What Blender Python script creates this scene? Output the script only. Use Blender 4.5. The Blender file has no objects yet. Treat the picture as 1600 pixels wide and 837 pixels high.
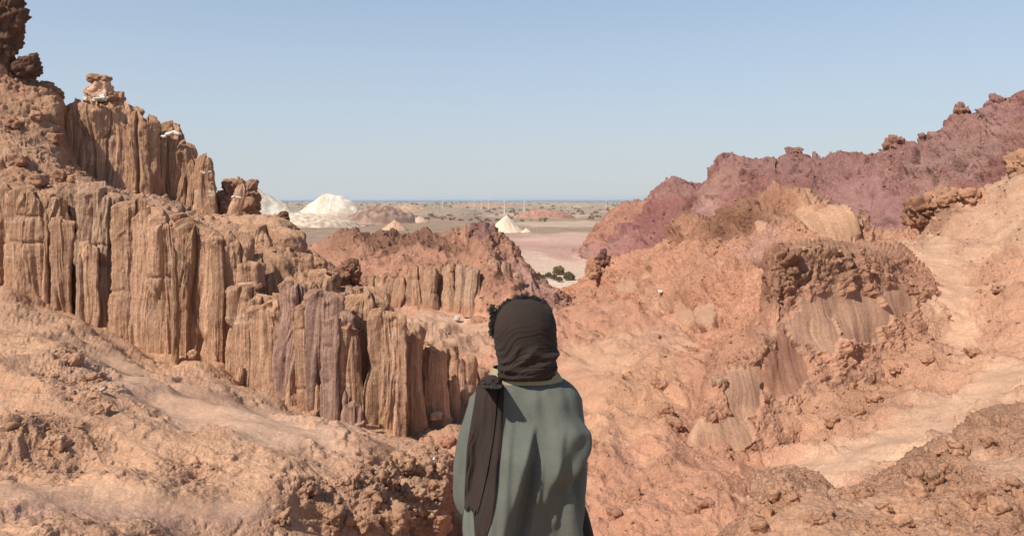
import bpy, math, random
import numpy as np
from mathutils import Vector
from mathutils.bvhtree import BVHTree

# ------------------------------------------------------------------ camera, sky, sun
S = bpy.context.scene
COL = S.collection
F = 1244.0            # focal length in photo pixels
HX, HY = 800.0, 311.0  # where the horizon sits in the photo
cam_d = bpy.data.cameras.new("camera")
cam = bpy.data.objects.new("camera", cam_d)
COL.objects.link(cam)
cam.location = (0, 0, 0)
cam.rotation_euler = (math.radians(90), 0, 0)
cam_d.sensor_width = 36.0
cam_d.lens = 36.0 * F / 1600.0
cam_d.shift_y = -(418.5 - HY) / 1600.0
cam_d.clip_start = 0.05
cam_d.clip_end = 90000
S.camera = cam

SUN_EL, SUN_AZ = 47.0, 229.0     # degrees; azimuth clockwise from +Y (the view direction)
W_ = bpy.data.worlds.new("World")
S.world = W_
W_.use_nodes = True
nt = W_.node_tree
bg = nt.nodes["Background"]
sky = nt.nodes.new("ShaderNodeTexSky")
sky.sky_type = 'NISHITA'
sky.sun_disc = False
sky.sun_elevation = math.radians(SUN_EL)
sky.sun_rotation = math.radians(SUN_AZ)
sky.altitude = 0
sky.air_density = 1.0
sky.dust_density = 0.4
sky.ozone_density = 1.2
bg.inputs[1].default_value = 0.088
# hazy desert air: a pale veil over the clear sky, the same all the way round, thickest at the horizon
tcw = nt.nodes.new("ShaderNodeTexCoord"); sep = nt.nodes.new("ShaderNodeSeparateXYZ")
nt.links.new(tcw.outputs['Generated'], sep.inputs[0])
mrw = nt.nodes.new("ShaderNodeMapRange"); mrw.interpolation_type = 'SMOOTHSTEP'
mrw.inputs[1].default_value = -0.05; mrw.inputs[2].default_value = 0.50
mrw.inputs[3].default_value = 0.86; mrw.inputs[4].default_value = 0.12
nt.links.new(sep.outputs[2], mrw.inputs[0])
mxw = nt.nodes.new("ShaderNodeMix"); mxw.data_type = 'RGBA'
nt.links.new(mrw.outputs[0], mxw.inputs[0]); nt.links.new(sky.outputs[0], mxw.inputs[6])
vr = nt.nodes.new("ShaderNodeMix"); vr.data_type = 'RGBA'
mr2 = nt.nodes.new("ShaderNodeMapRange"); mr2.inputs[1].default_value = 0.0; mr2.inputs[2].default_value = 0.30
nt.links.new(sep.outputs[2], mr2.inputs[0]); nt.links.new(mr2.outputs[0], vr.inputs[0])
vr.inputs[6].default_value = (5.3, 5.85, 6.2, 1); vr.inputs[7].default_value = (5.4, 6.8, 8.9, 1)
nt.links.new(vr.outputs[2], mxw.inputs[7])
nt.links.new(mxw.outputs[2], bg.inputs[0])
sd = bpy.data.lights.new("sun", 'SUN')
sd.energy = 4.7
sd.angle = math.radians(0.55)
sd.color = (1.0, 0.94, 0.84)
sun = bpy.data.objects.new("sun", sd)
COL.objects.link(sun)
a, e = math.radians(SUN_AZ), math.radians(SUN_EL)
sdir = Vector((math.sin(a) * math.cos(e), math.cos(a) * math.cos(e), math.sin(e)))
sun.rotation_euler = (-sdir).to_track_quat('-Z', 'Y').to_euler()
sun.location = (-20, -20, 40)
S.view_settings.view_transform = 'Standard'
S.view_settings.look = 'None'
S.view_settings.exposure = 0.27
S.view_settings.gamma = 1.0
S.cycles.max_bounces = 5
S.cycles.diffuse_bounces = 3
S.cycles.volume_bounces = 1

# ------------------------------------------------------------------ noise
rs = np.random.RandomState(7)
PERM = np.tile(rs.permutation(256), 3).astype(np.int32)
G3 = rs.normal(size=(256, 3)).astype(np.float32)
G3 /= np.linalg.norm(G3, axis=1, keepdims=True)
R3 = rs.rand(256, 3).astype(np.float32)

def gnoise(x, y, z):
    x = np.asarray(x, np.float32); y = np.asarray(y, np.float32); z = np.asarray(z, np.float32)
    x, y, z = np.broadcast_arrays(x, y, z)
    xi = np.floor(x).astype(np.int32); yi = np.floor(y).astype(np.int32); zi = np.floor(z).astype(np.int32)
    fx = x - xi; fy = y - yi; fz = z - zi
    u = fx * fx * fx * (fx * (fx * 6 - 15) + 10)
    v = fy * fy * fy * (fy * (fy * 6 - 15) + 10)
    w = fz * fz * fz * (fz * (fz * 6 - 15) + 10)
    xi &= 255; yi &= 255; zi &= 255
    out = np.zeros(x.shape, np.float32)
    for dx in (0, 1):
        wx = u if dx else 1 - u
        px = PERM[xi + dx]
        for dy in (0, 1):
            wy = v if dy else 1 - v
            pxy = PERM[(px + yi + dy)]
            for dz in (0, 1):
                wz = w if dz else 1 - w
                h = PERM[(pxy + zi + dz)]
                g = G3[h]
                out += wx * wy * wz * (g[..., 0] * (fx - dx) + g[..., 1] * (fy - dy) + g[..., 2] * (fz - dz))
    return out * 1.5

def fbm(x, y, z, o=4, g=0.5, lac=2.03):
    s = 0; a = 1.0; n = 0
    for i in range(o):
        s = s + a * gnoise(x, y, z); n += a
        x = x * lac + 13.7; y = y * lac + 7.1; z = z * lac + 3.3; a *= g
    return s / n

def ridged(x, y, z, o=4, g=0.5):
    s = 0; a = 1.0; n = 0
    for i in range(o):
        s = s + a * (1 - np.abs(gnoise(x, y, z)) * 2); n += a
        x = x * 2.07 + 5.7; y = y * 2.07 + 9.1; z = z * 2.07 + 1.3; a *= g
    return s / n

def cells(x, y, z=None, dim=2):
    """nearest and second nearest feature distance, random id of the nearest"""
    x = np.asarray(x, np.float32); y = np.asarray(y, np.float32)
    xi = np.floor(x).astype(np.int32); yi = np.floor(y).astype(np.int32)
    f1 = np.full(x.shape, 9., np.float32); f2 = f1.copy(); idn = np.zeros(x.shape, np.float32)
    if dim == 3:
        zi = np.floor(z).astype(np.int32); rz = (-1, 0, 1)
    else:
        rz = (0,)
    for dx in (-1, 0, 1):
        for dy in (-1, 0, 1):
            for dz in rz:
                h = PERM[((xi + dx) & 255)]
                h = PERM[h + ((yi + dy) & 255)]
                if dim == 3:
                    h = PERM[h + ((zi + dz) & 255)]
                r = R3[h]
                ax = xi + dx + r[..., 0] - x
                ay = yi + dy + r[..., 1] - y
                d = ax * ax + ay * ay
                if dim == 3:
                    az = zi + dz + r[..., 2] - z
                    d = d + az * az
                m = d < f1
                f2 = np.where(m, f1, np.minimum(f2, d))
                idn = np.where(m, h / 255.0, idn)
                f1 = np.where(m, d, f1)
    return np.sqrt(f1), np.sqrt(f2), idn

def sstep(a, b, x):
    t = np.clip((x - a) / (b - a), 0, 1)
    return t * t * (3 - 2 * t)

# ------------------------------------------------------------------ helpers
def P(px, py, Y):
    return np.array([(px - HX) / F * Y, Y, (HY - py) / F * Y], dtype=np.float64)

def tag(o, label=None, cat=None, group=None, kind=None):
    if label: o['label'] = label
    if cat: o['category'] = cat
    if group: o['group'] = group
    if kind: o['kind'] = kind
    return o

def link(o, parent=None):
    COL.objects.link(o)
    if parent is not None: o.parent = parent
    return o

def empty(name, loc=(0, 0, 0)):
    o = bpy.data.objects.new(name, None)
    o.empty_display_size = 0.3
    o.location = loc
    COL.objects.link(o)
    return o

def mesh_np(name, verts, faces, mat, col=None, smooth=True, origin=None, alpha=None):
    verts = np.asarray(verts, np.float32)
    faces = np.asarray(faces, np.int32)
    if origin is not None: verts = verts - np.asarray(origin, np.float32)
    k = faces.shape[1]
    me = bpy.data.meshes.new(name)
    me.vertices.add(len(verts)); me.vertices.foreach_set("co", verts.ravel())
    me.loops.add(faces.size); me.loops.foreach_set("vertex_index", faces.ravel())
    me.polygons.add(len(faces))
    me.polygons.foreach_set("loop_start", np.arange(0, faces.size, k, dtype=np.int32))
    me.polygons.foreach_set("use_smooth", np.full(len(faces), smooth))
    me.update(calc_edges=True)
    if col is not None:
        at = me.color_attributes.new("Col", 'FLOAT_COLOR', 'POINT')
        c4 = np.ones((len(verts), 4), np.float32); c4[:, :3] = np.clip(col, 0.005, 0.95)
        c4[:, 3] = .6 if alpha is None else alpha
        at.data.foreach_set("color", c4.ravel())
    me.materials.append(mat)
    return me

def obj_np(name, verts, faces, mat, col=None, smooth=True, origin=None, parent=None, alpha=None):
    me = mesh_np(name, verts, faces, mat, col, smooth, origin, alpha)
    o = bpy.data.objects.new(name, me)
    if origin is not None: o.location = origin
    return link(o, parent)

def grid_faces(nv, nu, wrap=False):
    v = np.arange(nv - 1)[:, None]; u = np.arange(nu if wrap else nu - 1)[None, :]
    u2 = (u + 1) % nu if wrap else u + 1
    f = np.stack([v * nu + u, v * nu + u2, (v + 1) * nu + u2, (v + 1) * nu + u], -1)
    return f.reshape(-1, 4)

def pchip(xk, yk, x):
    """monotone cubic, yk (n, ...) on knots xk (n,), evaluated at x (m,)"""
    xk = np.asarray(xk, float); yk = np.asarray(yk, float)
    h = np.diff(xk); sh = (len(h),) + (1,) * (yk.ndim - 1)
    d = np.diff(yk, axis=0) / h.reshape(sh)
    m = np.zeros_like(yk)
    m[0], m[-1] = d[0], d[-1]
    if len(xk) > 2:
        a, b = d[:-1], d[1:]
        ok = a * b > 0
        w1 = (2 * h[1:] + h[:-1]).reshape((-1,) + sh[1:]); w2 = (h[1:] + 2 * h[:-1]).reshape((-1,) + sh[1:])
        with np.errstate(divide='ignore', invalid='ignore'):
            hm = (w1 + w2) / (w1 / a + w2 / b)
        m[1:-1] = np.where(ok, hm, 0)
    i = np.clip(np.searchsorted(xk, x, side='right') - 1, 0, len(h) - 1)
    hh = h[i]; t = (x - xk[i]) / hh
    s2 = (-1,) + (1,) * (yk.ndim - 1)
    t = t.reshape(s2); hh = hh.reshape(s2)
    return ((2 * t**3 - 3 * t**2 + 1) * yk[i] + (t**3 - 2 * t**2 + t) * hh * m[i]
            + (-2 * t**3 + 3 * t**2) * yk[i + 1] + (t**3 - t**2) * hh * m[i + 1])

def blobmask(px, py, blobs, nz):
    """soft ellipses on the surface with ragged edges: (x, y, rx, ry, angle, strength)"""
    m = np.zeros(px.shape, np.float32)
    for (cx, cy, rx, ry, an, st) in blobs:
        c, s = math.cos(math.radians(an)), math.sin(math.radians(an))
        dx, dy = px - cx, py - cy
        q = np.sqrt(((dx * c + dy * s) / rx)**2 + ((-dx * s + dy * c) / ry)**2) + nz * 0.6
        m = np.maximum(m, st * (1 - sstep(0.65, 1.25, q)))
    return m

# ------------------------------------------------------------------ materials
def newmat(name, rough=0.95, spec=0.1):
    m = bpy.data.materials.new(name); m.use_nodes = True
    b = m.node_tree.nodes["Principled BSDF"]
    b.inputs["Roughness"].default_value = rough
    b.inputs["Specular IOR Level"].default_value = spec
    return m, m.node_tree, b

def nd(nt, t, **k):
    n = nt.nodes.new(t)
    for a_, v_ in k.items(): setattr(n, a_, v_)
    return n

def mixc(nt, typ, fac, a_, b_):
    n = nd(nt, 'ShaderNodeMix', data_type='RGBA', blend_type=typ)
    for s, v in ((n.inputs[0], fac), (n.inputs[6], a_), (n.inputs[7], b_)):
        if isinstance(v, (int, float, tuple)): s.default_value = v
        else: nt.links.new(v, s)
    return n.outputs[2]

def ramp(nt, inp, a_, b_, ca, cb):
    r = nd(nt, 'ShaderNodeMapRange')
    r.inputs[1].default_value = a_; r.inputs[2].default_value = b_
    r.inputs[3].default_value = ca; r.inputs[4].default_value = cb
    nt.links.new(inp, r.inputs[0])
    return r.outputs[0]

def earth(name, sc=1.0, bump=1.0, streak=False, colour=None, var=1.0):
    m, nt, b = newmat(name)
    L = nt.links
    geo = nd(nt, 'ShaderNodeNewGeometry')
    if streak == 2:
        tc = nd(nt, 'ShaderNodeTexCoord')
    mp = nd(nt, 'ShaderNodeMapping')
    L.new(geo.outputs['Position'], mp.inputs[0])
    if colour is None:
        at = nd(nt, 'ShaderNodeAttribute', attribute_name='Col')
        base = at.outputs['Color']
    else:
        rgb = nd(nt, 'ShaderNodeRGB'); rgb.outputs[0].default_value = (*colour, 1); base = rgb.outputs[0]
    def noise(scale, detail=6, rough=0.6, src=mp):
        n = nd(nt, 'ShaderNodeTexNoise')
        n.inputs['Scale'].default_value = scale; n.inputs['Detail'].default_value = detail
        n.inputs['Roughness'].default_value = rough
        L.new(src.outputs[0], n.inputs['Vector'])
        return n.outputs[0]
    n1 = noise(0.7 / sc, 8, 0.7)
    n2 = noise(5.0 / sc, 6, 0.75)
    n3 = noise(22.0 / sc, 4, 0.7)
    c = mixc(nt, 'MULTIPLY', 1.0, base, mixc(nt, 'MIX', ramp(nt, n1, .3, .7, 0, 1), (1 - .16 * var, 1 - .19 * var, 1 - .21 * var, 1), (1.10, 1.10, 1.08, 1)))
    c = mixc(nt, 'MULTIPLY', 1.0, c, mixc(nt, 'MIX', ramp(nt, n2, .32, .68, 0, 1), (1 - .16 * var, 1 - .18 * var, 1 - .18 * var, 1), (1.10, 1.10, 1.09, 1)))
    c = mixc(nt, 'MULTIPLY', 1.0, c, mixc(nt, 'MIX', ramp(nt, n3, .35, .6, 0, 1), (1 - .28 * var, 1 - .3 * var, 1 - .3 * var, 1), (1.05, 1.05, 1.05, 1)))
    h = None
    if streak:
        mp2 = nd(nt, 'ShaderNodeMapping'); L.new(geo.outputs['Position'], mp2.inputs[0])
        # slow sideways wander so that the streaks are not ruled lines
        mp2.inputs['Scale'].default_value = (1, 1, 0.04)
        s1 = noise(6.5 / sc, 5, 0.65, mp2); s2 = noise(20 / sc, 4, 0.7, mp2)
        c = mixc(nt, 'MULTIPLY', 1.0, c, mixc(nt, 'MIX', ramp(nt, s1, .35, .65, 0, 1), (.80, .77, .75, 1), (1.14, 1.12, 1.08, 1)))
        c = mixc(nt, 'MULTIPLY', 1.0, c, mixc(nt, 'MIX', ramp(nt, s2, .35, .65, 0, 1), (.80, .77, .76, 1), (1.1, 1.1, 1.08, 1)))
        bs = nd(nt, 'ShaderNodeBump'); bs.inputs['Strength'].default_value = 0.75; bs.inputs['Distance'].default_value = 0.10 * sc
        L.new(s2, bs.inputs['Height'])
        bs1 = nd(nt, 'ShaderNodeBump'); bs1.inputs['Strength'].default_value = 0.7; bs1.inputs['Distance'].default_value = 0.2 * sc
        L.new(s1, bs1.inputs['Height']); L.new(bs1.outputs[0], bs.inputs['Normal'])
        h = bs.outputs[0]
    # crumbs: broken up cells, strong where the ground is rough and nearly gone on trodden dust
    wv = nd(nt, 'ShaderNodeTexNoise'); wv.inputs['Scale'].default_value = 6 / sc; wv.inputs['Detail'].default_value = 3
    L.new(mp.outputs[0], wv.inputs['Vector'])
    wa = nd(nt, 'ShaderNodeVectorMath', operation='MULTIPLY_ADD'); wa.inputs[1].default_value = (.16 * sc,) * 3
    L.new(wv.outputs['Color'], wa.inputs[0]); L.new(mp.outputs[0], wa.inputs[2])
    def vor(scale):
        v = nd(nt, 'ShaderNodeTexVoronoi'); v.inputs['Scale'].default_value = scale; L.new(wa.outputs[0], v.inputs['Vector']); return v
    v1, v2 = vor(6.5 / sc), vor(17 / sc)
    rgh = None
    if colour is None:
        rr_ = nd(nt, 'ShaderNodeMapRange'); rr_.inputs[1].default_value = 0; rr_.inputs[2].default_value = .8; rr_.inputs[3].default_value = .12; rr_.inputs[4].default_value = 1.0
        L.new(at.outputs['Alpha'], rr_.inputs[0]); rgh = rr_.outputs[0]
    def bmp(height, dist, strength, nrm, inv=False):
        bn = nd(nt, 'ShaderNodeBump', invert=inv); bn.inputs['Distance'].default_value = dist * sc; bn.inputs['Strength'].default_value = strength * bump
        if rgh:
            mm = nd(nt, 'ShaderNodeMath', operation='MULTIPLY'); mm.inputs[1].default_value = strength * bump
            L.new(rgh, mm.inputs[0]); L.new(mm.outputs[0], bn.inputs['Strength'])
        L.new(height, bn.inputs['Height'])
        if nrm: L.new(nrm, bn.inputs['Normal'])
        return bn.outputs[0]
    h = bmp(n2, .10, .6, h)
    h = bmp(v1.outputs['Distance'], .07, .5, h, True)
    h = bmp(v2.outputs['Distance'], .035, .6, h, True)
    h = bmp(n3, .035, .6, h)
    L.new(h, b.inputs['Normal'])
    L.new(c, b.inputs['Base Color'])
    return m

M_NEAR = earth("earth_near", 1.0, 1.0)
M_MID = earth("earth_mid", 2.0, 1.0)
M_FAR = earth("earth_far", 4.5, 0.9)
M_PLAIN = earth("earth_plain", 12.0, 0.5, var=.9)
M_COLUMN = earth("column_rock", 1.0, 0.5, streak=True, var=.6)
M_COLUMN_FAR = earth("column_rock_far", 2.0, 0.5, streak=True, var=.6)
M_WHITE = earth("white_salt", 1.0, 0.8, colour=(0.80, 0.74, 0.64), var=.5)

# linear albedos
TAN = np.array([.495, .294, .186]); SAND = np.array([.54, .338, .228]); PALE = np.array([.62, .41, .285])
ORANGE = np.array([.47, .246, .160]); PINK = np.array([.46, .275, .225]); PURPLE = np.array([.225, .098, .088])
CRUST = np.array([.24, .125, .080]); BROWN = np.array([.36, .20, .125]); GREYB = np.array([.36, .255, .19])
COLM = np.array([.63, .395, .265]); COLG = np.array([.46, .305, .22]); DUST = np.array([.42, .30, .225])
CREAM = np.array([.80, .66, .50]); WHITE = np.array([.86, .80, .70]); MAROON = np.array([.21, .115, .10])

SCATTER = {}
def loft(name, rows, px0, px1, du, dens, amp, sc, base, rough=0.3, rblobs=(), cblobs=(), crust=None,
         mat=None, seed=0, big=1.0, kind='structure', label=None, panels=(), sharp=0.0, spur=None, jag=None):
    """landform: rows near -> far, each a list of (px, py, distance); lofted, then broken up by noise"""
    U = np.arange(px0, px1 + du, du, dtype=float); nu = len(U)
    RY, RZ = [], []
    for r in rows:
        r = np.array(r, float)
        yy = pchip(r[:, 0], r[:, 2], np.clip(U, r[0, 0], r[-1, 0]))
        pp = pchip(r[:, 0], r[:, 1], np.clip(U, r[0, 0], r[-1, 0]))
        RY.append(yy); RZ.append((HY - pp) / F * yy)
    RY = np.array(RY); RZ = np.array(RZ)
    knots = [0.0]; cnt = []
    for i in range(len(rows) - 1):
        m = (U > -40) & (U < 1640)
        dY = RY[i + 1] - RY[i]; dZ = RZ[i + 1] - RZ[i]
        knots.append(knots[-1] + float(np.mean(np.hypot(dY, dZ))) + 1e-3)
        p0 = HY - RZ[i] / RY[i] * F; p1 = HY - RZ[i + 1] / RY[i + 1] * F
        vis = p0 - p1
        n = float(np.percentile(np.abs(vis), 75))
        back = np.percentile(vis, 60) < 0
        n = n / dens * (0.35 if back else 1.0)
        if dens_lim.get((name, i)): n = dens_lim[(name, i)]
        cnt.append(int(max(8, n)))
    V = np.concatenate([np.linspace(knots[i], knots[i + 1], cnt[i], endpoint=False) for i in range(len(cnt))] + [[knots[-1]]])
    Yg = pchip(knots, RY, V); Zg = pchip(knots, RZ, V)
    Xg = (U[None, :] - HX) / F * Yg
    p = np.stack([Xg, Yg, Zg], -1).astype(np.float32)
    nv = len(V)
    PX = np.broadcast_to(U[None, :], (nv, nu)).astype(np.float32); PY = (HY - Zg / Yg * F).astype(np.float32)
    gu = np.gradient(p, axis=1); gv = np.gradient(p, axis=0)
    n = np.cross(gu, gv); n /= (np.linalg.norm(n, axis=-1, keepdims=True) + 1e-9)
    n = n * np.sign(n[..., 2:3] + 0.15 * (-n[..., 1:2]) + 1e-6)
    x, y, z = p[..., 0] + seed * 17.3, p[..., 1] + seed * 5.1, p[..., 2]
    lo = fbm(x / (3.6 * sc), y / (3.6 * sc), z / (3.0 * sc), 2)
    nz = fbm(x / (1.3 * sc), y / (1.3 * sc), z / (1.3 * sc), 4) * 1.6
    R = np.full(PX.shape, rough, np.float32)
    for bl in rblobs:
        m = blobmask(PX, PY, [bl[:5] + (1.0,)], nz)
        R = R * (1 - m) + bl[5] * m
    # patchiness of its own
    R = np.clip(R + 0.45 * R * nz, 0, 1.5)
    wx = x + 0.35 * sc * gnoise(x / sc, y / sc, z / sc); wy = 0.85 * (y + z) + 0.35 * sc * gnoise(x / sc + 31, y / sc, z / sc)
    f1, f2, ida = cells(wx / (1.5 * sc), wy / (1.5 * sc))
    g1, g2, idb = cells(wx / (.55 * sc) + 9, wy / (.55 * sc))
    h1, h2, idc = cells(wx / (.22 * sc) + 3, wy / (.22 * sc) + 40)
    lumpA = (ida - .5) * .7 + np.minimum(f2 - f1, .45) * 1.1 - f1 * f1 * .45
    lumpB = (idb - .5) * .6 + np.minimum(g2 - g1, .45) * 1.2 - g1 * g1 * .5
    lumpC = (idc - .5) * .8 + np.minimum(h2 - h1, .45) * 1.2 - h1 * h1 * .5
    rg = ridged(x / (1.5 * sc), y / (1.5 * sc), z / (1.1 * sc), 5, .55) - .4
    i1, i2, idd = cells(wx / (.105 * sc) + 13, wy / (.105 * sc) + 4)
    lumpD = (idd - .5) * .9 + np.minimum(i2 - i1, .45) * 1.2 - i1 * i1 * .5
    patch = sstep(-.35, .5, fbm(x / (2.2 * sc) + 7, y / (2.2 * sc), z / (2.2 * sc), 3) * 1.6)
    d = amp * (big * 1.0 * lo + 0.05 * nz)
    pit = sstep(.22, .5, gnoise(x / (.8 * sc) + 4, y / (.8 * sc), z / (.55 * sc))) * sstep(.0, .4, gnoise(x / (2.6 * sc) + 40, y / (2.6 * sc), z / (2 * sc)) + .25)
    pit2 = sstep(.25, .5, gnoise(x / (.33 * sc) + 24, y / (.33 * sc), z / (.22 * sc)))
    d = d - amp * R * (.42 * pit + .16 * pit2)
    d = d + amp * R * (0.30 * lumpA * patch + 0.19 * lumpB * (0.15 + 0.85 * patch) + 0.11 * lumpC * (.3 + .7 * patch) + .03 * lumpD + 0.22 * rg + sharp * .4 * np.maximum(rg, 0))
    PM = np.zeros(PX.shape, np.float32); pcol = np.zeros(p.shape, np.float32)
    if panels:
        vx = x + .3 * sc * gnoise(x / (2 * sc), y / (2 * sc), z / (2 * sc))
        fl = gnoise(vx / (.75 * sc), 0 * x + 2.2, z / (6 * sc)) * .6 - .35 * sstep(.09, 0, np.abs(gnoise(vx / (1.3 * sc), 0 * x + 8.1, z / (6 * sc)))) * sstep(-.1, .25, gnoise(x / sc, y / sc, z / sc + 3)) + .22 * gnoise(vx / (.22 * sc), 0 * x + 5, z / (5 * sc)) + .10 * gnoise(vx / (.09 * sc), 0 * x, z / (3 * sc))
        stc = 1 + .13 * gnoise(vx / (.5 * sc), 0 * x + 1, z / (9 * sc)) + .10 * gnoise(vx / (.16 * sc), 0 * x + 7, z / (5 * sc))
        for bl in panels:
            m = blobmask(PX, PY, [bl[:5] + (1.0,)], nz * .8)
            m = sstep(.45, .7, m)
            PM = np.maximum(PM, m); pcol = pcol * (1 - m[..., None]) + bl[5] * stc[..., None] * m[..., None]
        d = d * (1 - PM) + PM * (amp * big * lo + .10 * sc * fl + .02 * sc)
        R = R * (1 - PM) + .12 * PM
    d = np.where(np.isfinite(d), d, 0)
    if spur:   # ribs and gullies running one way: (height, direction in degrees, spacing)
        for (sa, an_, wl) in spur:
            ca, sb = math.cos(math.radians(an_)), math.sin(math.radians(an_))
            ac = x * ca + y * sb; lg = -x * sb + y * ca
            wv_ = gnoise(ac / (2 * wl), lg / (3 * wl), z / (3 * wl) + 3) * .5 * wl
            rr1 = 1 - 2 * np.abs(gnoise((ac + wv_) / wl, lg / (3.4 * wl), z / (2.5 * wl)))
            rr2 = 1 - 2 * np.abs(gnoise((ac + wv_) / (.42 * wl) + 9, lg / (1.5 * wl), z / wl))
            d = d + sa * (1 - PM) * (.7 * rr1 + .3 * rr2 - .5) * np.clip(R * 1.6, .15, 1)
    q = p + n * d[..., None]
    if jag:    # broken teeth along the crest row: (row, height, width of the band)
        cr, ja, jw = jag
        wc = np.exp(-((V - knots[cr]) / jw)**2)[:, None]
        t1_ = ridged(x / (2.6 * sc), 0 * x + 3.3 + y * .05, z * .02, 5, .62) - .35
        t2_ = cells(x / (1.3 * sc), y / (3 * sc))[2] - .4
        q[..., 2] += wc * ja * (np.maximum(t1_, -.2) * 1.1 + .35 * t2_ * sstep(-.1, .3, t1_))
    # colours of the material itself
    nzb = fbm(x / (5 * sc) + 50, y / (5 * sc), z / (2 * sc), 4) * 1.5
    col = np.broadcast_to(base, p.shape).astype(np.float32).copy()
    col *= (1 + .16 * nzb)[..., None]
    for bl in cblobs:
        m = blobmask(PX, PY, [bl[:5] + (bl[6] if len(bl) > 6 else 1.0,)], nz)[..., None]
        col = col * (1 - m) + bl[5] * (1 + .08 * nzb[..., None]) * m
    # crumbly clods carry a darker weathered skin, dust between them
    if panels: col = col * (1 - PM[..., None]) + pcol * (PM[..., None] > 0)
    sk = (sstep(.25, .8, R) * (0.25 + .75 * sstep(-.1, .5, nz + (ida - .5)))) * (.6 + .4 * idb)
    ck = CRUST if crust is None else crust
    col = col * (1 - .20 * sk[..., None]) + ck * (.20 * sk[..., None])
    col *= (1 + .10 * (idb - .5) * R + .10 * (idc - .5) * R)[..., None]
    o = obj_np(name, q.reshape(-1, 3), grid_faces(nv, nu), mat or M_NEAR, col.reshape(-1, 3), alpha=np.clip(R, .04, 1).reshape(-1))
    tag(o, label, None, None, kind)
    SCATTER[name] = (q, n, R, col, PX, PY, o)
    return o
dens_lim = {}
def surfY(name, px, py, r=5):
    """distance of the visible surface of a landform at a spot"""
    q = SCATTER[name][0]
    X = q[..., 0] / q[..., 1] * F + HX; Z = HY - q[..., 2] / q[..., 1] * F
    m = (np.abs(X - px) < r) & (np.abs(Z - py) < r)
    return float(q[..., 1][m].min()) if m.any() else None
def crest(name, px, r=4):
    q = SCATTER[name][0]
    X = q[..., 0] / q[..., 1] * F + HX; Z = HY - q[..., 2] / q[..., 1] * F
    m = np.abs(X - px) < r
    zz = Z[m]; i = int(zz.argmin())
    return float(zz[i]), float(q[..., 1][m][i])

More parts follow.
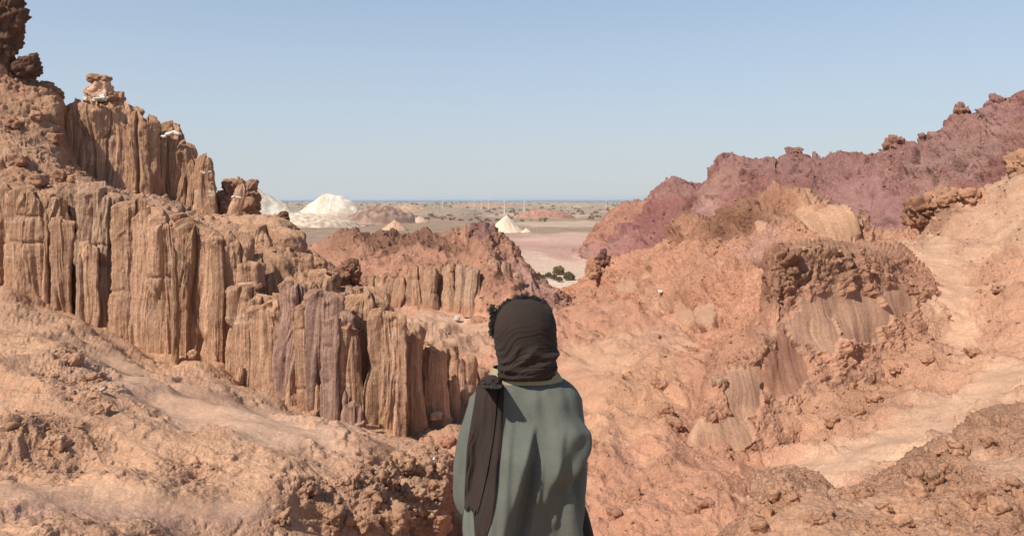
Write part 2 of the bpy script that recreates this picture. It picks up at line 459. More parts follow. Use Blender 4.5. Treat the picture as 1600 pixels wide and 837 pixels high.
def pillar(name, px, w, top, bot, Y, tone=COLM, seed=0, cap=0.5, deep=0.9, lean=0.0, flare=0.12, nth=64, dens=2.2,
           parent=None, mat=None, groove=1.0, dirt=TAN, sink=0.6, capdirt=0.35, white=0.0, sc=1.0, taper=0.0, flat=2.3, yaw=0.0, leanY=0.0):
    """fluted column of rock, closed all round, with a domed and dusty top"""
    k = Y / F
    R = w * k / 2; H = (bot - top) * k + sink
    zb = (HY - bot) * k - sink; x0 = (px - HX) * k
    nt_ = int(max(14, (bot - top) / dens))
    t = np.linspace(0, 1, nt_) ** 0.9
    ph = np.linspace(0, 1, nth, endpoint=False)
    th = 2 * np.pi * (ph + 0.10 * np.sin(2 * np.pi * ph * 1.0) * -1.0)  # denser on the front
    th = th - np.pi / 2
    T, A = np.meshgrid(t, th, indexing='ij')
    cs, sn = np.cos(A), np.sin(A)
    rs_ = random.Random(int(seed * 131) + 3)
    npl = 8 if flat < 3 else 6
    rho = np.full(T.shape, 9.0)
    for i_ in range(npl):
        ph_ = (i_ + rs_.uniform(-.32, .32)) * 2 * np.pi / npl
        dd_ = rs_.uniform(.78, 1.0) + rs_.uniform(-.10, .10) * (T - .5) * 2
        rho = np.minimum(rho, dd_ / np.maximum(np.cos(A - ph_), .12))
    for f_ in (-.5, .42):     # two broad faces meeting at a blunt edge in front
        rho = np.minimum(rho, (.80 + .05 * np.sin(T * 5 + seed)) / np.maximum(np.cos(A + np.pi / 2 + f_ * rs_.uniform(.4, 1.2)), .12))
    rho = np.minimum(rho, 1.18)
    ex = cs * rho; ey = sn * rho
    ytop = fbm(ex * 1.6 + seed, ey * 1.6, seed * 3.1 + 0 * ex, 3) + ex * rs_.uniform(-.5, .5)
    hh = (1 - T) * H
    caph = cap * 2 * R
    s = np.clip(hh / caph, 0, 1)
    g = np.sqrt(np.clip(1 - (1 - s)**2, 0, 1))
    g = g**0.85
    # shifting outline with height
    Z = zb + T * H + ytop * R * .6 * sstep(.5, 1, T)
    rx = R * (1 + flare * (1 - T)**2 - taper * T); ry = rx * deep
    cx = x0 + lean * k * T + R * .22 * gnoise(T[:, :1] * H / (3.5 * R) + seed, seed * 1.7, 0.3)
    cy = Y + leanY * T + R * .15 * gnoise(T[:, :1] * H / (3.5 * R) + seed + 70, seed * 1.7, 0.3)
    #al = np.cumsum(np.hypot(np.diff(np.r_[0, ex[0]]), np.diff(np.r_[0, ey[0]])))[None, :] * R
    ux = ex * R; uy = ey * R * deep
    fan = 1.0 / (1 + .45 * (1 - T))
    wob = .34 * sc * gnoise(ux * .6, uy * .6 + seed, Z * .14) + .05 * sc * gnoise(ux * 3, uy * 3 + seed, Z * .9)
    gx, gy = (ux * fan + wob), (uy * fan + wob)
    q1 = gnoise(gx / (.70 * sc) + seed * 9, gy / (.70 * sc), Z / (11 * sc))
    q2 = gnoise(gx / (.24 * sc) + seed * 5, gy / (.24 * sc), Z / (9 * sc) + 9)
    q3 = gnoise(gx / (.10 * sc) + seed * 2, gy / (.10 * sc), Z / (8 * sc) + 4)
    q4 = gnoise(gx / (.05 * sc) + seed * 7, gy / (.05 * sc), Z / (6 * sc) + 2)
    q5 = sstep(.12, .0, np.abs(gnoise(gx / (.9 * sc) + seed * 3, gy / (.9 * sc), Z / (9 * sc) + 20)))
    lim = min(1.0, R / (.55 * sc))
    r = groove * sc * lim * (.20 * q1 + .15 * np.abs(q2) + .10 * (.6 - np.abs(q3)) + .06 * np.abs(q4) - .26 * q5 - .05)
    c1_, c2_, ci_ = cells((ux - uy + wob) / (.38 * sc) + seed, Z / (1.7 * sc) + seed * 2)
    d1_, d2_, di_ = cells((ux - uy + wob) / (.16 * sc) + seed, Z / (.8 * sc) + seed)
    r = r + lim * sc * (.15 * (ci_ - .5) * sstep(0, .12, c2_ - c1_) + .06 * (di_ - .5)) * sstep(-.3, .25, q1 + .4 * gnoise(ux * .7, uy * .7 + seed, Z * .5))
    r = r * sstep(.0, .35, hh / (.4 * R + .2 * sc))
    # cross joints and broken ledges
    rr = random.Random(int(seed * 97) + 5)
    for _ in range(rr.choice((0, 1, 1, 2))):
        zc = zb + H * rr.uniform(.35, .85) + .22 * gnoise(ux * 1.3 + seed, uy * 1.3, 1.5)
        msk = sstep(-.1, .3, gnoise(ux * .9 + seed * 3, uy * .9, zc * .2))
        r = r - .10 * sc * lim * np.exp(-((Z - zc) / (.05 * sc))**2) * msk
        r = r + .05 * sc * lim * sstep(.0, .35, zc - Z) * msk * (Z < zc)
    crumb = fbm(ux / (.35 * sc) + seed, uy / (.35 * sc), Z / (.35 * sc), 3)
    capm = sstep(1.25, .0, hh / (caph + .4 * sc)) if capdirt > 0 else 0 * hh
    r = r + .16 * sc * crumb * capm * lim + .05 * sc * crumb
    rx2 = np.maximum(rx + r, .02) * g; ry2 = np.maximum(ry + r, .02) * g
    X = cx + ex * rx2; Yy = cy + ey * ry2
    if yaw:
        pass
    col = np.broadcast_to(tone, X.shape + (3,)).astype(np.float32).copy()
    st = gnoise(ux / (.3 * sc) + seed, uy / (.3 * sc), Z / (7 * sc)) * .9 + gnoise(ux / .9 + seed, uy / .9, Z / (3 * sc)) * .6
    col *= (1 + .22 * st)[..., None]
    # column colour is darkened along the grooves, the ribs stay paler
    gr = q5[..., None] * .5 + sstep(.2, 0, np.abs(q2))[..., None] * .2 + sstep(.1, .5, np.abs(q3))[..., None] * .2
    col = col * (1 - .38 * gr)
    dm = (capm * sstep(-.25, .15, crumb) * capdirt * 1.6)[..., None]
    dm = np.clip(dm, 0, 1)
    col = col * (1 - dm) + dirt * dm
    dm2 = (sstep(.16 * H, 0, (Z - zb - sink)) * .7)[..., None]
    col = col * (1 - dm2) + dirt * dm2
    if white > 0:
        for _ in range(2):
            zc = zb + sink + (H - sink) * rr.uniform(.35, .9) + .18 * gnoise(ux * 1.1 + seed, uy * 1.1, .5)
            wm = (np.exp(-((Z - zc) / (.045 * sc))**2) * sstep(-.15, .2, gnoise(ux * 2 + seed, uy * 2, zc * .3)) * white)[..., None]
            col = col * (1 - wm) + WHITE * wm
    vs = np.stack([X, Yy, Z], -1).reshape(-1, 3)
    org = (x0, Y, zb + sink)
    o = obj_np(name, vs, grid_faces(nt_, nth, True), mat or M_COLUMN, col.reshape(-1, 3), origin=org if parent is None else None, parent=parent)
    return o

_ico = {}
def ico(n):
    if n not in _ico:
        import bmesh
        bm = bmesh.new(); bmesh.ops.create_icosphere(bm, subdivisions=n, radius=1.0)
        v = np.array([x.co[:] for x in bm.verts], np.float32); f = np.array([[y.index for y in x.verts] for x in bm.faces], np.int32)
        bm.free(); _ico[n] = (v, f)
    return _ico[n]

def crag(name, px, py, w, h, Y, deep=.8, tone=CRUST, seed=1, sub=4, sc=.8, rough=.35, parent=None, mat=None, tone2=None, rot=0.0, sink=.35, boxy=.3, structure=False):
    """craggy block: py is its middle, w and h are photo pixels"""
    k = Y / F
    v, f = ico(sub)
    v = v.copy()
    rx, rz = w * k / 2, h * k / 2; ry = rx * deep
    m = np.abs(v).max(axis=1, keepdims=True)
    v = v * (1 - boxy + boxy / m * .85)
    c, s = math.cos(rot), math.sin(rot)
    L = np.stack([v[:, 0] * rx, v[:, 1] * ry, v[:, 2] * rz], -1)
    L = np.stack([L[:, 0] * c - L[:, 2] * s, L[:, 1], L[:, 0] * s + L[:, 2] * c], -1)
    cen = P(px, py, Y)
    Wp = L + cen
    size = min(rx, rz)
    x, y, z = Wp[:, 0] + seed * 7.7, Wp[:, 1], Wp[:, 2]
    a1 = fbm(x / (size * 1.3), y / (size * 1.3), z / (size * 1.1), 4)
    f1, f2, idn = cells(x / (sc * .55), y / (sc * .55), z / (sc * .45), 3)
    g1, g2, idg = cells(x / (sc * .22), y / (sc * .22), z / (sc * .2), 3)
    rg = ridged(x / sc, y / sc, z / sc, 3) - .4
    d = size * (.75 * a1) + rough * sc * ((idn - .5) * .5 + np.minimum(f2 - f1, .4) * .7 - f1 * .3 + (idg - .5) * .2 + np.minimum(g2 - g1, .4) * .35 + .5 * rg)
    q = Wp + v / np.linalg.norm(v, axis=1, keepdims=True) * d[:, None]
    t2 = tone * .7 if tone2 is None else tone2
    mm = sstep(-.2, .3, fbm(x / (sc * 1.5), y / (sc * 1.5), z / (sc), 3))[:, None]
    col = (tone * (1 - mm) + t2 * mm) * (1 + .3 * (idg - .5))[:, None]
    org = cen - np.array([0, 0, rz])
    return obj_np(name, q, f, mat or M_NEAR, col, origin=org if parent is None else None, parent=parent)

# ------------------------------------------------------------------ sea, plain
def sea():
    m, nt, b = newmat("sea_water", 0.35, 0.4)
    b.inputs['Base Color'].default_value = (.07, .125, .15, 1)
    geo = nd(nt, 'ShaderNodeNewGeometry'); n = nd(nt, 'ShaderNodeTexNoise'); n.inputs['Scale'].default_value = .02; n.inputs['Detail'].default_value = 6
    bp = nd(nt, 'ShaderNodeBump'); bp.inputs['Distance'].default_value = 6; bp.inputs['Strength'].default_value = .5
    nt.links.new(geo.outputs['Position'], n.inputs['Vector']); nt.links.new(n.outputs[0], bp.inputs['Height']); nt.links.new(bp.outputs[0], b.inputs['Normal'])
    ys = np.geomspace(1500, 24000, 30); xs = np.linspace(-1.2, 1.2, 20)
    v = np.stack([xs[None, :] * ys[:, None], np.broadcast_to(ys[:, None], (30, 20)), np.full((30, 20), -18.0)], -1)
    tag(obj_np("sea", v.reshape(-1, 3), grid_faces(30, 20), m), kind='structure')
sea()

def plain():
    U = np.arange(-250, 1850, 2.0); nu = len(U)
    rows = np.concatenate([np.geomspace(70, 420, 230, endpoint=False), np.geomspace(420, 1400, 150, endpoint=False), np.geomspace(1400, 3400, 60)])
    nv = len(rows)
    Y = np.broadcast_to(rows[:, None], (nv, nu)).astype(np.float32); X = ((U[None, :] - HX) / F * Y).astype(np.float32)
    PX = np.broadcast_to(U[None, :], (nv, nu)).astype(np.float32)
    base = np.interp(Y, [70, 95, 116, 3000, 3200, 3400], [-11.5, -12.6, -13, -13.0, -15, -22])
    n1 = fbm(X / 60, Y / 90, 0, 5); n2 = ridged(X / 22, Y / 30, 1.5, 4, .55); n3 = fbm(X / 8, Y / 8, 2.5, 4)
    flatm = blobmask(PX, HY + 13 / Y * F, [(900, 425, 150, 42, 0, 1), (860, 385, 170, 22, 0, 1), (960, 440, 160, 40, 0, 1)], n1)
    rug = (1 - .93 * flatm)
    far = sstep(200, 900, Y)
    h = base + rug * (1.6 * n1 * (1 + 1.2 * far) + (n2 - .45) * (1.0 + 1.1 * far) * sstep(-.3, .3, n1) + .35 * n3) + .08 * n3
    # low dunes by the shore
    du = sstep(1200, 2000, Y) * sstep(3300, 2700, Y)
    h = h + du * (2.0 * np.maximum(fbm(X / 160, Y / 260, 5.5, 4) + .08, 0) * 2.2)
    h = np.minimum(h, -8.5)
    PY = HY - h / Y * F
    col = np.broadcast_to(np.array([.32, .228, .162], np.float32), (nv, nu, 3)).copy()
    k1 = fbm(X / 45 + 9, Y / 110, 3.3, 5) * 1.6; k2 = fbm(X / 16 + 5, Y / 30, 7.7, 4) * 1.5; k3 = fbm(X / 120 + 3, Y / 300, 1.7, 4) * 1.5
    def mixm(m, c):
        nonlocal col
        m = np.clip(m, 0, 1)[..., None]; col = col * (1 - m) + np.asarray(c, np.float32) * m
    mixm(sstep(.15, .7, k1) * .5, [.25, .17, .135])
    mixm(sstep(.2, .7, k2) * .5, [.42, .27, .20])
    mixm(sstep(350, 1100, Y) * .75, [.42, .31, .235])
    mixm(sstep(500, 1100, Y) * sstep(.1, .5, k1) * .6, [.62, .48, .37])
    mixm(sstep(600, 1000, Y) * sstep(-.05, .45, k3 + .5 * k2) * .75, [.27, .25, .165])      # scrub covered flats
    # rose coloured flat and the cream salty basin at its near end
    pk = blobmask(PX, PY, [(905, 392, 165, 25, 3, 1), (1010, 425, 95, 30, -6, .9)], k2 * .6)
    mixm(pk * .9, [.50, .305, .25])
    mixm(blobmask(PX, PY, [(875, 372, 80, 8, 0, .5)], k2 * .6), [.66, .45, .37])
    mixm(blobmask(PX, PY, [(900, 432, 90, 26, 5, 1), (850, 410, 50, 14, 20, .8), (935, 415, 70, 18, 0, .7)], k2 * .9), [.60, .44, .34])
    mixm(blobmask(PX, PY, [(880, 444, 60, 12, 0, 1), (930, 402, 40, 5, 0, .7)], k2), [.64, .50, .385])
    mixm(blobmask(PX, PY, [(890, 350, 110, 5, 0, .55), (840, 337, 90, 4, 0, .5), (510, 398, 60, 3, 0, .4)], k2), [.66, .50, .38])
    v = np.stack([X, Y, h], -1)
    o = obj_np("plain", v.reshape(-1, 3), grid_faces(nv, nu), M_PLAIN, col.reshape(-1, 3))
    tag(o, kind='structure')
    return v
plain()

# ------------------------------------------------------------------ ground sheet under everything, ledge under the two viewers
def ledge():
    U = np.linspace(-7, 7, 120); V = np.linspace(-5, 16, 160)
    X, Y = np.meshgrid(U, V)
    h = np.interp(Y, [-5, 0, 2.75, 3.5, 6, 9, 16], [-1.35, -1.62, -1.985, -2.2, -3.9, -5.8, -8.5])
    n = fbm(X / .8, Y / .8, 0, 5)
    h = h + .10 * n * (np.abs(Y - 2.75) > .5) - .25 * (X / 6)**2
    col = np.broadcast_to(SAND, X.shape + (3,)) * (1 + .2 * n)[..., None]
    tag(obj_np("ledge", np.stack([X, Y, h], -1).reshape(-1, 3), grid_faces(160, 120), M_NEAR, col.reshape(-1, 3)), kind='structure')
ledge()

# ------------------------------------------------------------------ landforms
def patches(n, x0, x1, y0, y1, r0, r1, val, seed, st=None, slope=0.0):
    """scattered outcropping spots: (x, y, rx, ry, angle, value[, strength])"""
    r = random.Random(seed); out = []
    for _ in range(n):
        x = r.uniform(x0, x1); y = r.uniform(y0, y1) + slope * (x - x0); a_ = r.uniform(r0, r1)
        out.append((x, y, a_, a_ * r.uniform(.4, .8), r.uniform(-50, 10), val) + ((st,) if st is not None else ()))
    return out
loft("left_hill", [
    [(-300, 1020, 7.5), (0, 1000, 8), (300, 980, 10), (560, 960, 13), (720, 930, 16)],
    [(-300, 840, 9.5), (0, 815, 10.5), (200, 815, 11.5), (400, 850, 12.5), (560, 870, 14), (640, 870, 15.5), (720, 880, 18)],
    [(-300, 770, 11), (0, 762, 12.5), (150, 765, 13), (300, 775, 13), (400, 800, 13.4), (500, 835, 14.3), (600, 850, 15), (650, 845, 16.4), (720, 870, 19)],
    [(-300, 735, 12), (0, 735, 13.2), (200, 745, 13.8), (300, 740, 14), (400, 750, 14.2), (500, 775, 14.9), (600, 800, 15.5), (650, 810, 16.6), (685, 800, 17.5), (720, 860, 20)],
    [(-300, 660, 14), (0, 665, 15.5), (200, 690, 15.5), (300, 695, 15.4), (400, 690, 15.8), (500, 700, 16.5), (600, 715, 17.5), (650, 730, 18.2), (690, 760, 19), (720, 830, 21.5)],
    [(-300, 560, 19), (0, 570, 19), (120, 590, 18.5), (200, 615, 18.2), (300, 640, 18.4), (400, 655, 19), (500, 665, 19.8), (600, 685, 20.6), (660, 705, 21), (700, 735, 21.5), (720, 790, 23)],
    [(-300, 490, 25), (0, 500, 24.5), (120, 545, 23.5), (200, 580, 22.5), (300, 612, 22), (400, 640, 22.4), (500, 656, 22.8), (600, 676, 23.2), (670, 700, 23.5), (720, 770, 25)],
    [(-300, 440, 31), (0, 448, 31), (60, 472, 30.5), (130, 500, 30), (240, 552, 29), (340, 566, 28), (400, 610, 27), (460, 640, 26.4), (560, 664, 25.6), (610, 675, 25.5), (690, 705, 25.5), (720, 760, 27)],
    [(-300, 440, 36), (0, 440, 36), (240, 500, 35), (400, 590, 34), (560, 650, 33), (640, 690, 30), (720, 745, 29)],
], -300, 720, 1.5, 1.5, .52, .62, TAN * 1.05, rough=.38,
    rblobs=[(330, 640, 200, 28, 14, .05), (430, 668, 110, 22, 6, .06), (200, 600, 80, 30, 30, .10), (100, 785, 300, 16, 2, .10), (40, 470, 70, 24, 25, .35),
            (620, 775, 80, 60, 20, 1.1), (500, 785, 80, 34, 10, .7), (60, 690, 110, 40, 5, .7), (120, 600, 70, 40, 30, .7), (450, 700, 50, 14, 0, .2), (300, 730, 60, 20, 0, .55), (690, 730, 30, 60, -20, 1.2)],
    cblobs=patches(14, 0, 320, 560, 700, 8, 24, BROWN * 1.35, 9, .5, .2) + [(330, 640, 215, 32, 14, SAND * 1.05, .95), (440, 668, 130, 22, 6, PALE * .97, .5), (190, 590, 80, 30, 30, SAND, .8), (110, 785, 330, 14, 2, SAND * 1.08, .55),
            (620, 760, 90, 60, 20, ORANGE * .9, .35), (180, 805, 300, 12, 0, PINK * .9, .4), (60, 690, 110, 35, 5, BROWN * 1.2, .4), (690, 800, 40, 60, 0, ORANGE * .95, .7)],
    crust=BROWN, seed=1, big=.9, spur=[(.35, 60, 2.2)])

loft("gully_floor", [
    [(440, 1020, 17), (700, 980, 17), (900, 960, 17), (1100, 960, 15), (1290, 1100, 15)],
    [(440, 830, 20), (700, 815, 20), (900, 830, 20), (1100, 830, 18.5), (1200, 850, 18), (1290, 980, 17)],
    [(440, 740, 25), (640, 730, 25), (740, 735, 24), (900, 730, 24), (1000, 735, 23), (1100, 740, 22.5), (1200, 780, 22), (1290, 920, 21)],
    [(440, 690, 29), (640, 672, 27.5), (700, 655, 29), (780, 645, 30), (900, 650, 30), (1000, 655, 28), (1100, 665, 26), (1180, 700, 26), (1290, 860, 26)],
    [(440, 640, 35), (640, 622, 32), (740, 595, 35.5), (800, 580, 37), (900, 575, 38), (1000, 580, 35), (1100, 575, 32), (1180, 620, 32), (1290, 780, 32)],
    [(440, 560, 45), (640, 545, 44), (740, 540, 45), (880, 528, 46), (960, 540, 43), (1050, 530, 41), (1290, 700, 40)],
    [(440, 500, 57), (640, 488, 56), (720, 492, 56), (870, 490, 56), (920, 480, 56), (1000, 475, 55), (1290, 640, 50)],
    [(440, 470, 75), (640, 470, 75), (870, 468, 78), (1000, 460, 75), (1290, 410, 66)],
], 440, 1290, 1.4, 1.5, .55, .7, ORANGE * 1.04, rough=.5,
    rblobs=patches(16, 920, 1130, 590, 800, 7, 18, 1.2, 8, None, 0) + [(900, 600, 90, 60, -20, .12), (700, 500, 80, 12, 0, .2), (960, 760, 90, 60, 0, .7), (820, 800, 120, 40, 0, .4), (1040, 640, 90, 70, 30, .85), (1000, 700, 60, 50, 0, .5), (690, 650, 60, 40, 0, .75), (1090, 790, 120, 25, -10, .6)],
    cblobs=patches(16, 920, 1130, 590, 800, 7, 18, BROWN * 1.3, 8, .55, 0) + [(950, 620, 130, 90, -20, SAND * np.array([1, .92, .85]), .8), (690, 520, 110, 36, 0, SAND, .85), (700, 640, 90, 60, 0, TAN, .8), (1000, 540, 140, 26, -14, SAND, .5), (710, 498, 40, 4, 0, PALE, .9)],
    crust=BROWN, seed=2, big=1.0, spur=[(.8, -20, 3.6), (.3, 10, 1.3)])

loft("right_slope", [
    [(880, 1020, 16), (1100, 1000, 15), (1200, 980, 15), (1400, 940, 15), (1600, 900, 15), (1900, 880, 15)],
    [(880, 880, 20), (1100, 830, 20), (1250, 790, 19), (1400, 755, 19), (1600, 690, 19), (1900, 600, 18)],
    [(880, 830, 23), (1000, 805, 23), (1100, 775, 22.5), (1250, 735, 22.5), (1400, 685, 23), (1500, 640, 23.5), (1600, 605, 24), (1900, 500, 23)],
    [(880, 800, 27), (1050, 770, 25.5), (1150, 735, 25.5), (1300, 655, 26), (1400, 610, 27.5), (1500, 575, 28.5), (1600, 545, 28), (1900, 420, 27)],
    [(880, 800, 33), (1050, 760, 30), (1150, 725, 29), (1240, 620, 29.5), (1300, 570, 30.5), (1400, 530, 31.5), (1500, 510, 32), (1600, 480, 31), (1900, 350, 30)],
    [(880, 800, 40), (1100, 740, 36), (1200, 640, 35.5), (1300, 470, 37), (1430, 430, 37), (1520, 440, 36), (1600, 400, 35), (1900, 270, 34)],
    [(880, 780, 48), (1100, 700, 44), (1200, 600, 43), (1340, 395, 41), (1430, 384, 42), (1480, 370, 42), (1540, 350, 42), (1600, 318, 42), (1900, 160, 40)],
    [(880, 760, 56), (1100, 680, 54), (1340, 430, 50), (1400, 400, 48), (1430, 378, 47), (1470, 330, 47), (1500, 318, 47), (1560, 292, 47), (1600, 262, 47), (1900, 100, 46)],
    [(880, 760, 70), (1100, 700, 68), (1340, 520, 60), (1430, 480, 60), (1900, 300, 60)],
], 880, 1900, 1.5, 1.5, .58, .75, ORANGE * .62 + SAND * .4, rough=.55,
    rblobs=[(1478, 460, 40, 110, -14, .08), (1560, 596, 130, 26, -22, .08), (1400, 695, 210, 26, -20, .08), (1180, 745, 160, 24, -6, .15),
            (1330, 590, 170, 80, -18, 1.0), (1420, 540, 70, 60, 20, .9), (1570, 440, 50, 70, 10, .6), (1560, 360, 70, 30, -25, .5), (1460, 330, 40, 30, 0, 1.3), (1250, 690, 60, 20, -15, .7), (1150, 800, 200, 26, -6, .6)],
    cblobs=patches(20, 1240, 1600, 560, 700, 7, 18, BROWN * 1.25, 7, .55, -.35) + [(1480, 455, 50, 130, -14, SAND * 1.02, .9), (1560, 600, 150, 34, -22, SAND * 1.05, .9), (1390, 700, 240, 34, -20, PALE * .5 + SAND * .5, .85), (1560, 330, 130, 70, -25, SAND * .92, .9),
            (1330, 590, 160, 60, -18, BROWN * 1.35, .55), (1470, 322, 50, 30, -20, CRUST * 1.3, .9), (1570, 450, 40, 60, 0, BROWN * 1.4, .4)],
    crust=BROWN * .9, seed=3, big=.75, spur=[(1.1, 35, 3.4), (.4, 50, 1.3)])

loft("right_bluff", [   # spur with the dark crust cap and the smooth panels
    [(1050, 790, 24), (1150, 770, 24), (1250, 720, 25.5), (1320, 660, 27.5), (1420, 580, 30), (1500, 540, 33)],
    [(1050, 757, 25), (1080, 745, 24.8), (1150, 722, 25), (1230, 655, 26.5), (1300, 590, 28.6), (1380, 545, 30.5), (1450, 500, 33), (1500, 500, 35)],
    [(1050, 752, 25.4), (1075, 700, 25.3), (1110, 630, 26), (1160, 575, 27.2), (1220, 530, 28.8), (1300, 480, 30.5), (1380, 455, 32.2), (1450, 450, 34.5), (1500, 480, 36)],
    [(1050, 750, 26), (1078, 690, 26.2), (1100, 610, 27), (1140, 545, 28.6), (1206, 490, 29.8), (1214, 455, 29.9), (1300, 430, 31), (1380, 425, 33), (1440, 430, 35.5), (1500, 470, 37)],
    [(1050, 750, 27), (1080, 690, 27), (1102, 600, 28), (1135, 540, 29.4), (1196, 480, 31), (1204, 402, 30.6), (1300, 388, 32), (1380, 392, 34.5), (1430, 412, 37), (1500, 465, 39)],
    [(1050, 755, 29), (1085, 700, 29.6), (1110, 620, 31), (1150, 560, 33), (1198, 480, 35), (1208, 390, 35), (1260, 380, 36), (1330, 377, 37.5), (1400, 386, 39), (1440, 410, 41), (1500, 460, 42)],
    [(1050, 800, 33), (1150, 680, 38), (1250, 560, 44), (1400, 500, 46), (1500, 500, 46)],
], 1050, 1500, 1.2, 1.5, .55, .75, ORANGE * .98, rough=.62,
    rblobs=[(1300, 410, 110, 34, 6, 1.05), (1220, 430, 30, 50, 0, 1.2), (1300, 500, 100, 40, 0, .3), (1150, 560, 40, 50, -40, .9)],
    cblobs=[(1290, 415, 95, 32, 4, BROWN * .95, .9), (1390, 430, 60, 30, 20, ORANGE * .85, .8), (1225, 430, 28, 50, 0, CRUST * 1.5, .9), (1290, 560, 140, 90, -30, ORANGE * .5 + SAND * .45, .6), (1290, 385, 90, 10, 2, TAN * .9, .5), (1330, 540, 100, 40, -25, ORANGE * 1.1, .7), (1150, 560, 30, 60, -45, CRUST * 1.9, .5)],
    crust=BROWN, seed=4, big=.7, sharp=.4, spur=[(.5, 20, 2.6)],
    panels=[(1272, 505, 40, 52, -8, np.array([.44, .262, .175])), (1340, 498, 48, 50, 6, np.array([.44, .262, .175])*.95), (1404, 474, 30, 24, 10, np.array([.44, .262, .175])), (1165, 610, 34, 50, 14, np.array([.42, .25, .165])), (1226, 578, 38, 48, -14, ORANGE*.82), (1106, 690, 32, 50, -6, np.array([.44, .262, .175])*1.05), (1150, 684, 26, 40, -12, np.array([.42, .25, .165]))])

loft("orange_ridge", [
    [(850, 600, 50), (950, 620, 44), (1050, 640, 38), (1150, 640, 36), (1300, 600, 36), (1480, 560, 38)],
    [(850, 505, 62), (900, 522, 56), (960, 520, 52), (1000, 545, 47), (1050, 545, 44), (1120, 545, 40), (1200, 520, 39.5), (1300, 470, 40), (1480, 440, 42)],
    [(850, 495, 66), (900, 490, 62), (960, 480, 58), (1000, 490, 53), (1030, 480, 50), (1060, 475, 48), (1120, 460, 46), (1200, 440, 45), (1300, 415, 45), (1480, 410, 46)],
    [(850, 488, 70), (900, 468, 66), (960, 450, 62), (1000, 440, 59), (1050, 420, 56), (1120, 400, 53), (1200, 385, 50), (1300, 380, 49), (1480, 390, 49)],
    [(850, 480, 74), (880, 458, 72), (905, 447, 70), (930, 424, 68), (960, 422, 66), (1000, 405, 64), (1040, 385, 62), (1070, 352, 60), (1120, 345, 59), (1180, 328, 57), (1240, 322, 56), (1280, 326, 54), (1320, 344, 52), (1370, 370, 51), (1430, 380, 51), (1480, 395, 51)],
    [(850, 560, 84), (900, 550, 84), (1000, 480, 80), (1120, 430, 76), (1280, 420, 70), (1480, 460, 66)],
], 850, 1480, 1.2, 1.3, 1.25, 1.2, ORANGE * 1.08, rough=.95,
    rblobs=patches(22, 900, 1250, 470, 560, 7, 18, 1.5, 5, None, -.38) + [(940, 545, 90, 14, -10, .1), (1150, 350, 100, 16, -10, 1.3), (1040, 500, 26, 22, 0, .2), (1120, 425, 60, 20, -30, .9), (1290, 350, 50, 20, 10, .3)],
    cblobs=patches(22, 900, 1250, 470, 560, 7, 18, CRUST * 1.9, 5, .6, -.38) + [(1140, 350, 105, 24, -14, CRUST * 1.2, .92), (1235, 335, 40, 14, 10, CRUST * 1.6, .8), (1080, 430, 30, 30, -30, CRUST * 2.0, .5), (1150, 440, 60, 14, -25, CRUST * 1.9, .5), (1000, 500, 60, 12, -35, SAND * .85, .6), (950, 540, 110, 12, -8, SAND, .8), (1180, 390, 60, 22, -30, PINK, .6),
            (1290, 350, 55, 22, 8, TAN * 1.05, .9), (1330, 372, 90, 10, 8, SAND * .95, .9), (1060, 500, 22, 60, 10, CRUST * 1.9, .4)],
    crust=CRUST * 1.1, seed=5, mat=M_MID, big=.9, sharp=.5, spur=[(2.3, 40, 6.5), (.9, 25, 2.6)], jag=(4, .9, 1.6),
    panels=[(1026, 526, 28, 30, 8, TAN*.88), (1096, 486, 22, 20, 0, np.array([.44, .262, .175])), (1060, 482, 14, 16, 0, np.array([.44, .262, .175])), (985, 452, 20, 18, 0, np.array([.44, .262, .175])), (1015, 440, 16, 14, 0, np.array([.44, .262, .175])*1.05), (1188, 356, 12, 14, 0, np.array([.44, .262, .175])), (1140, 412, 18, 12, 0, np.array([.44, .262, .175])), (1290, 356, 46, 26, 5, TAN*.95), (915, 480, 22, 20, 0, TAN*.8)])

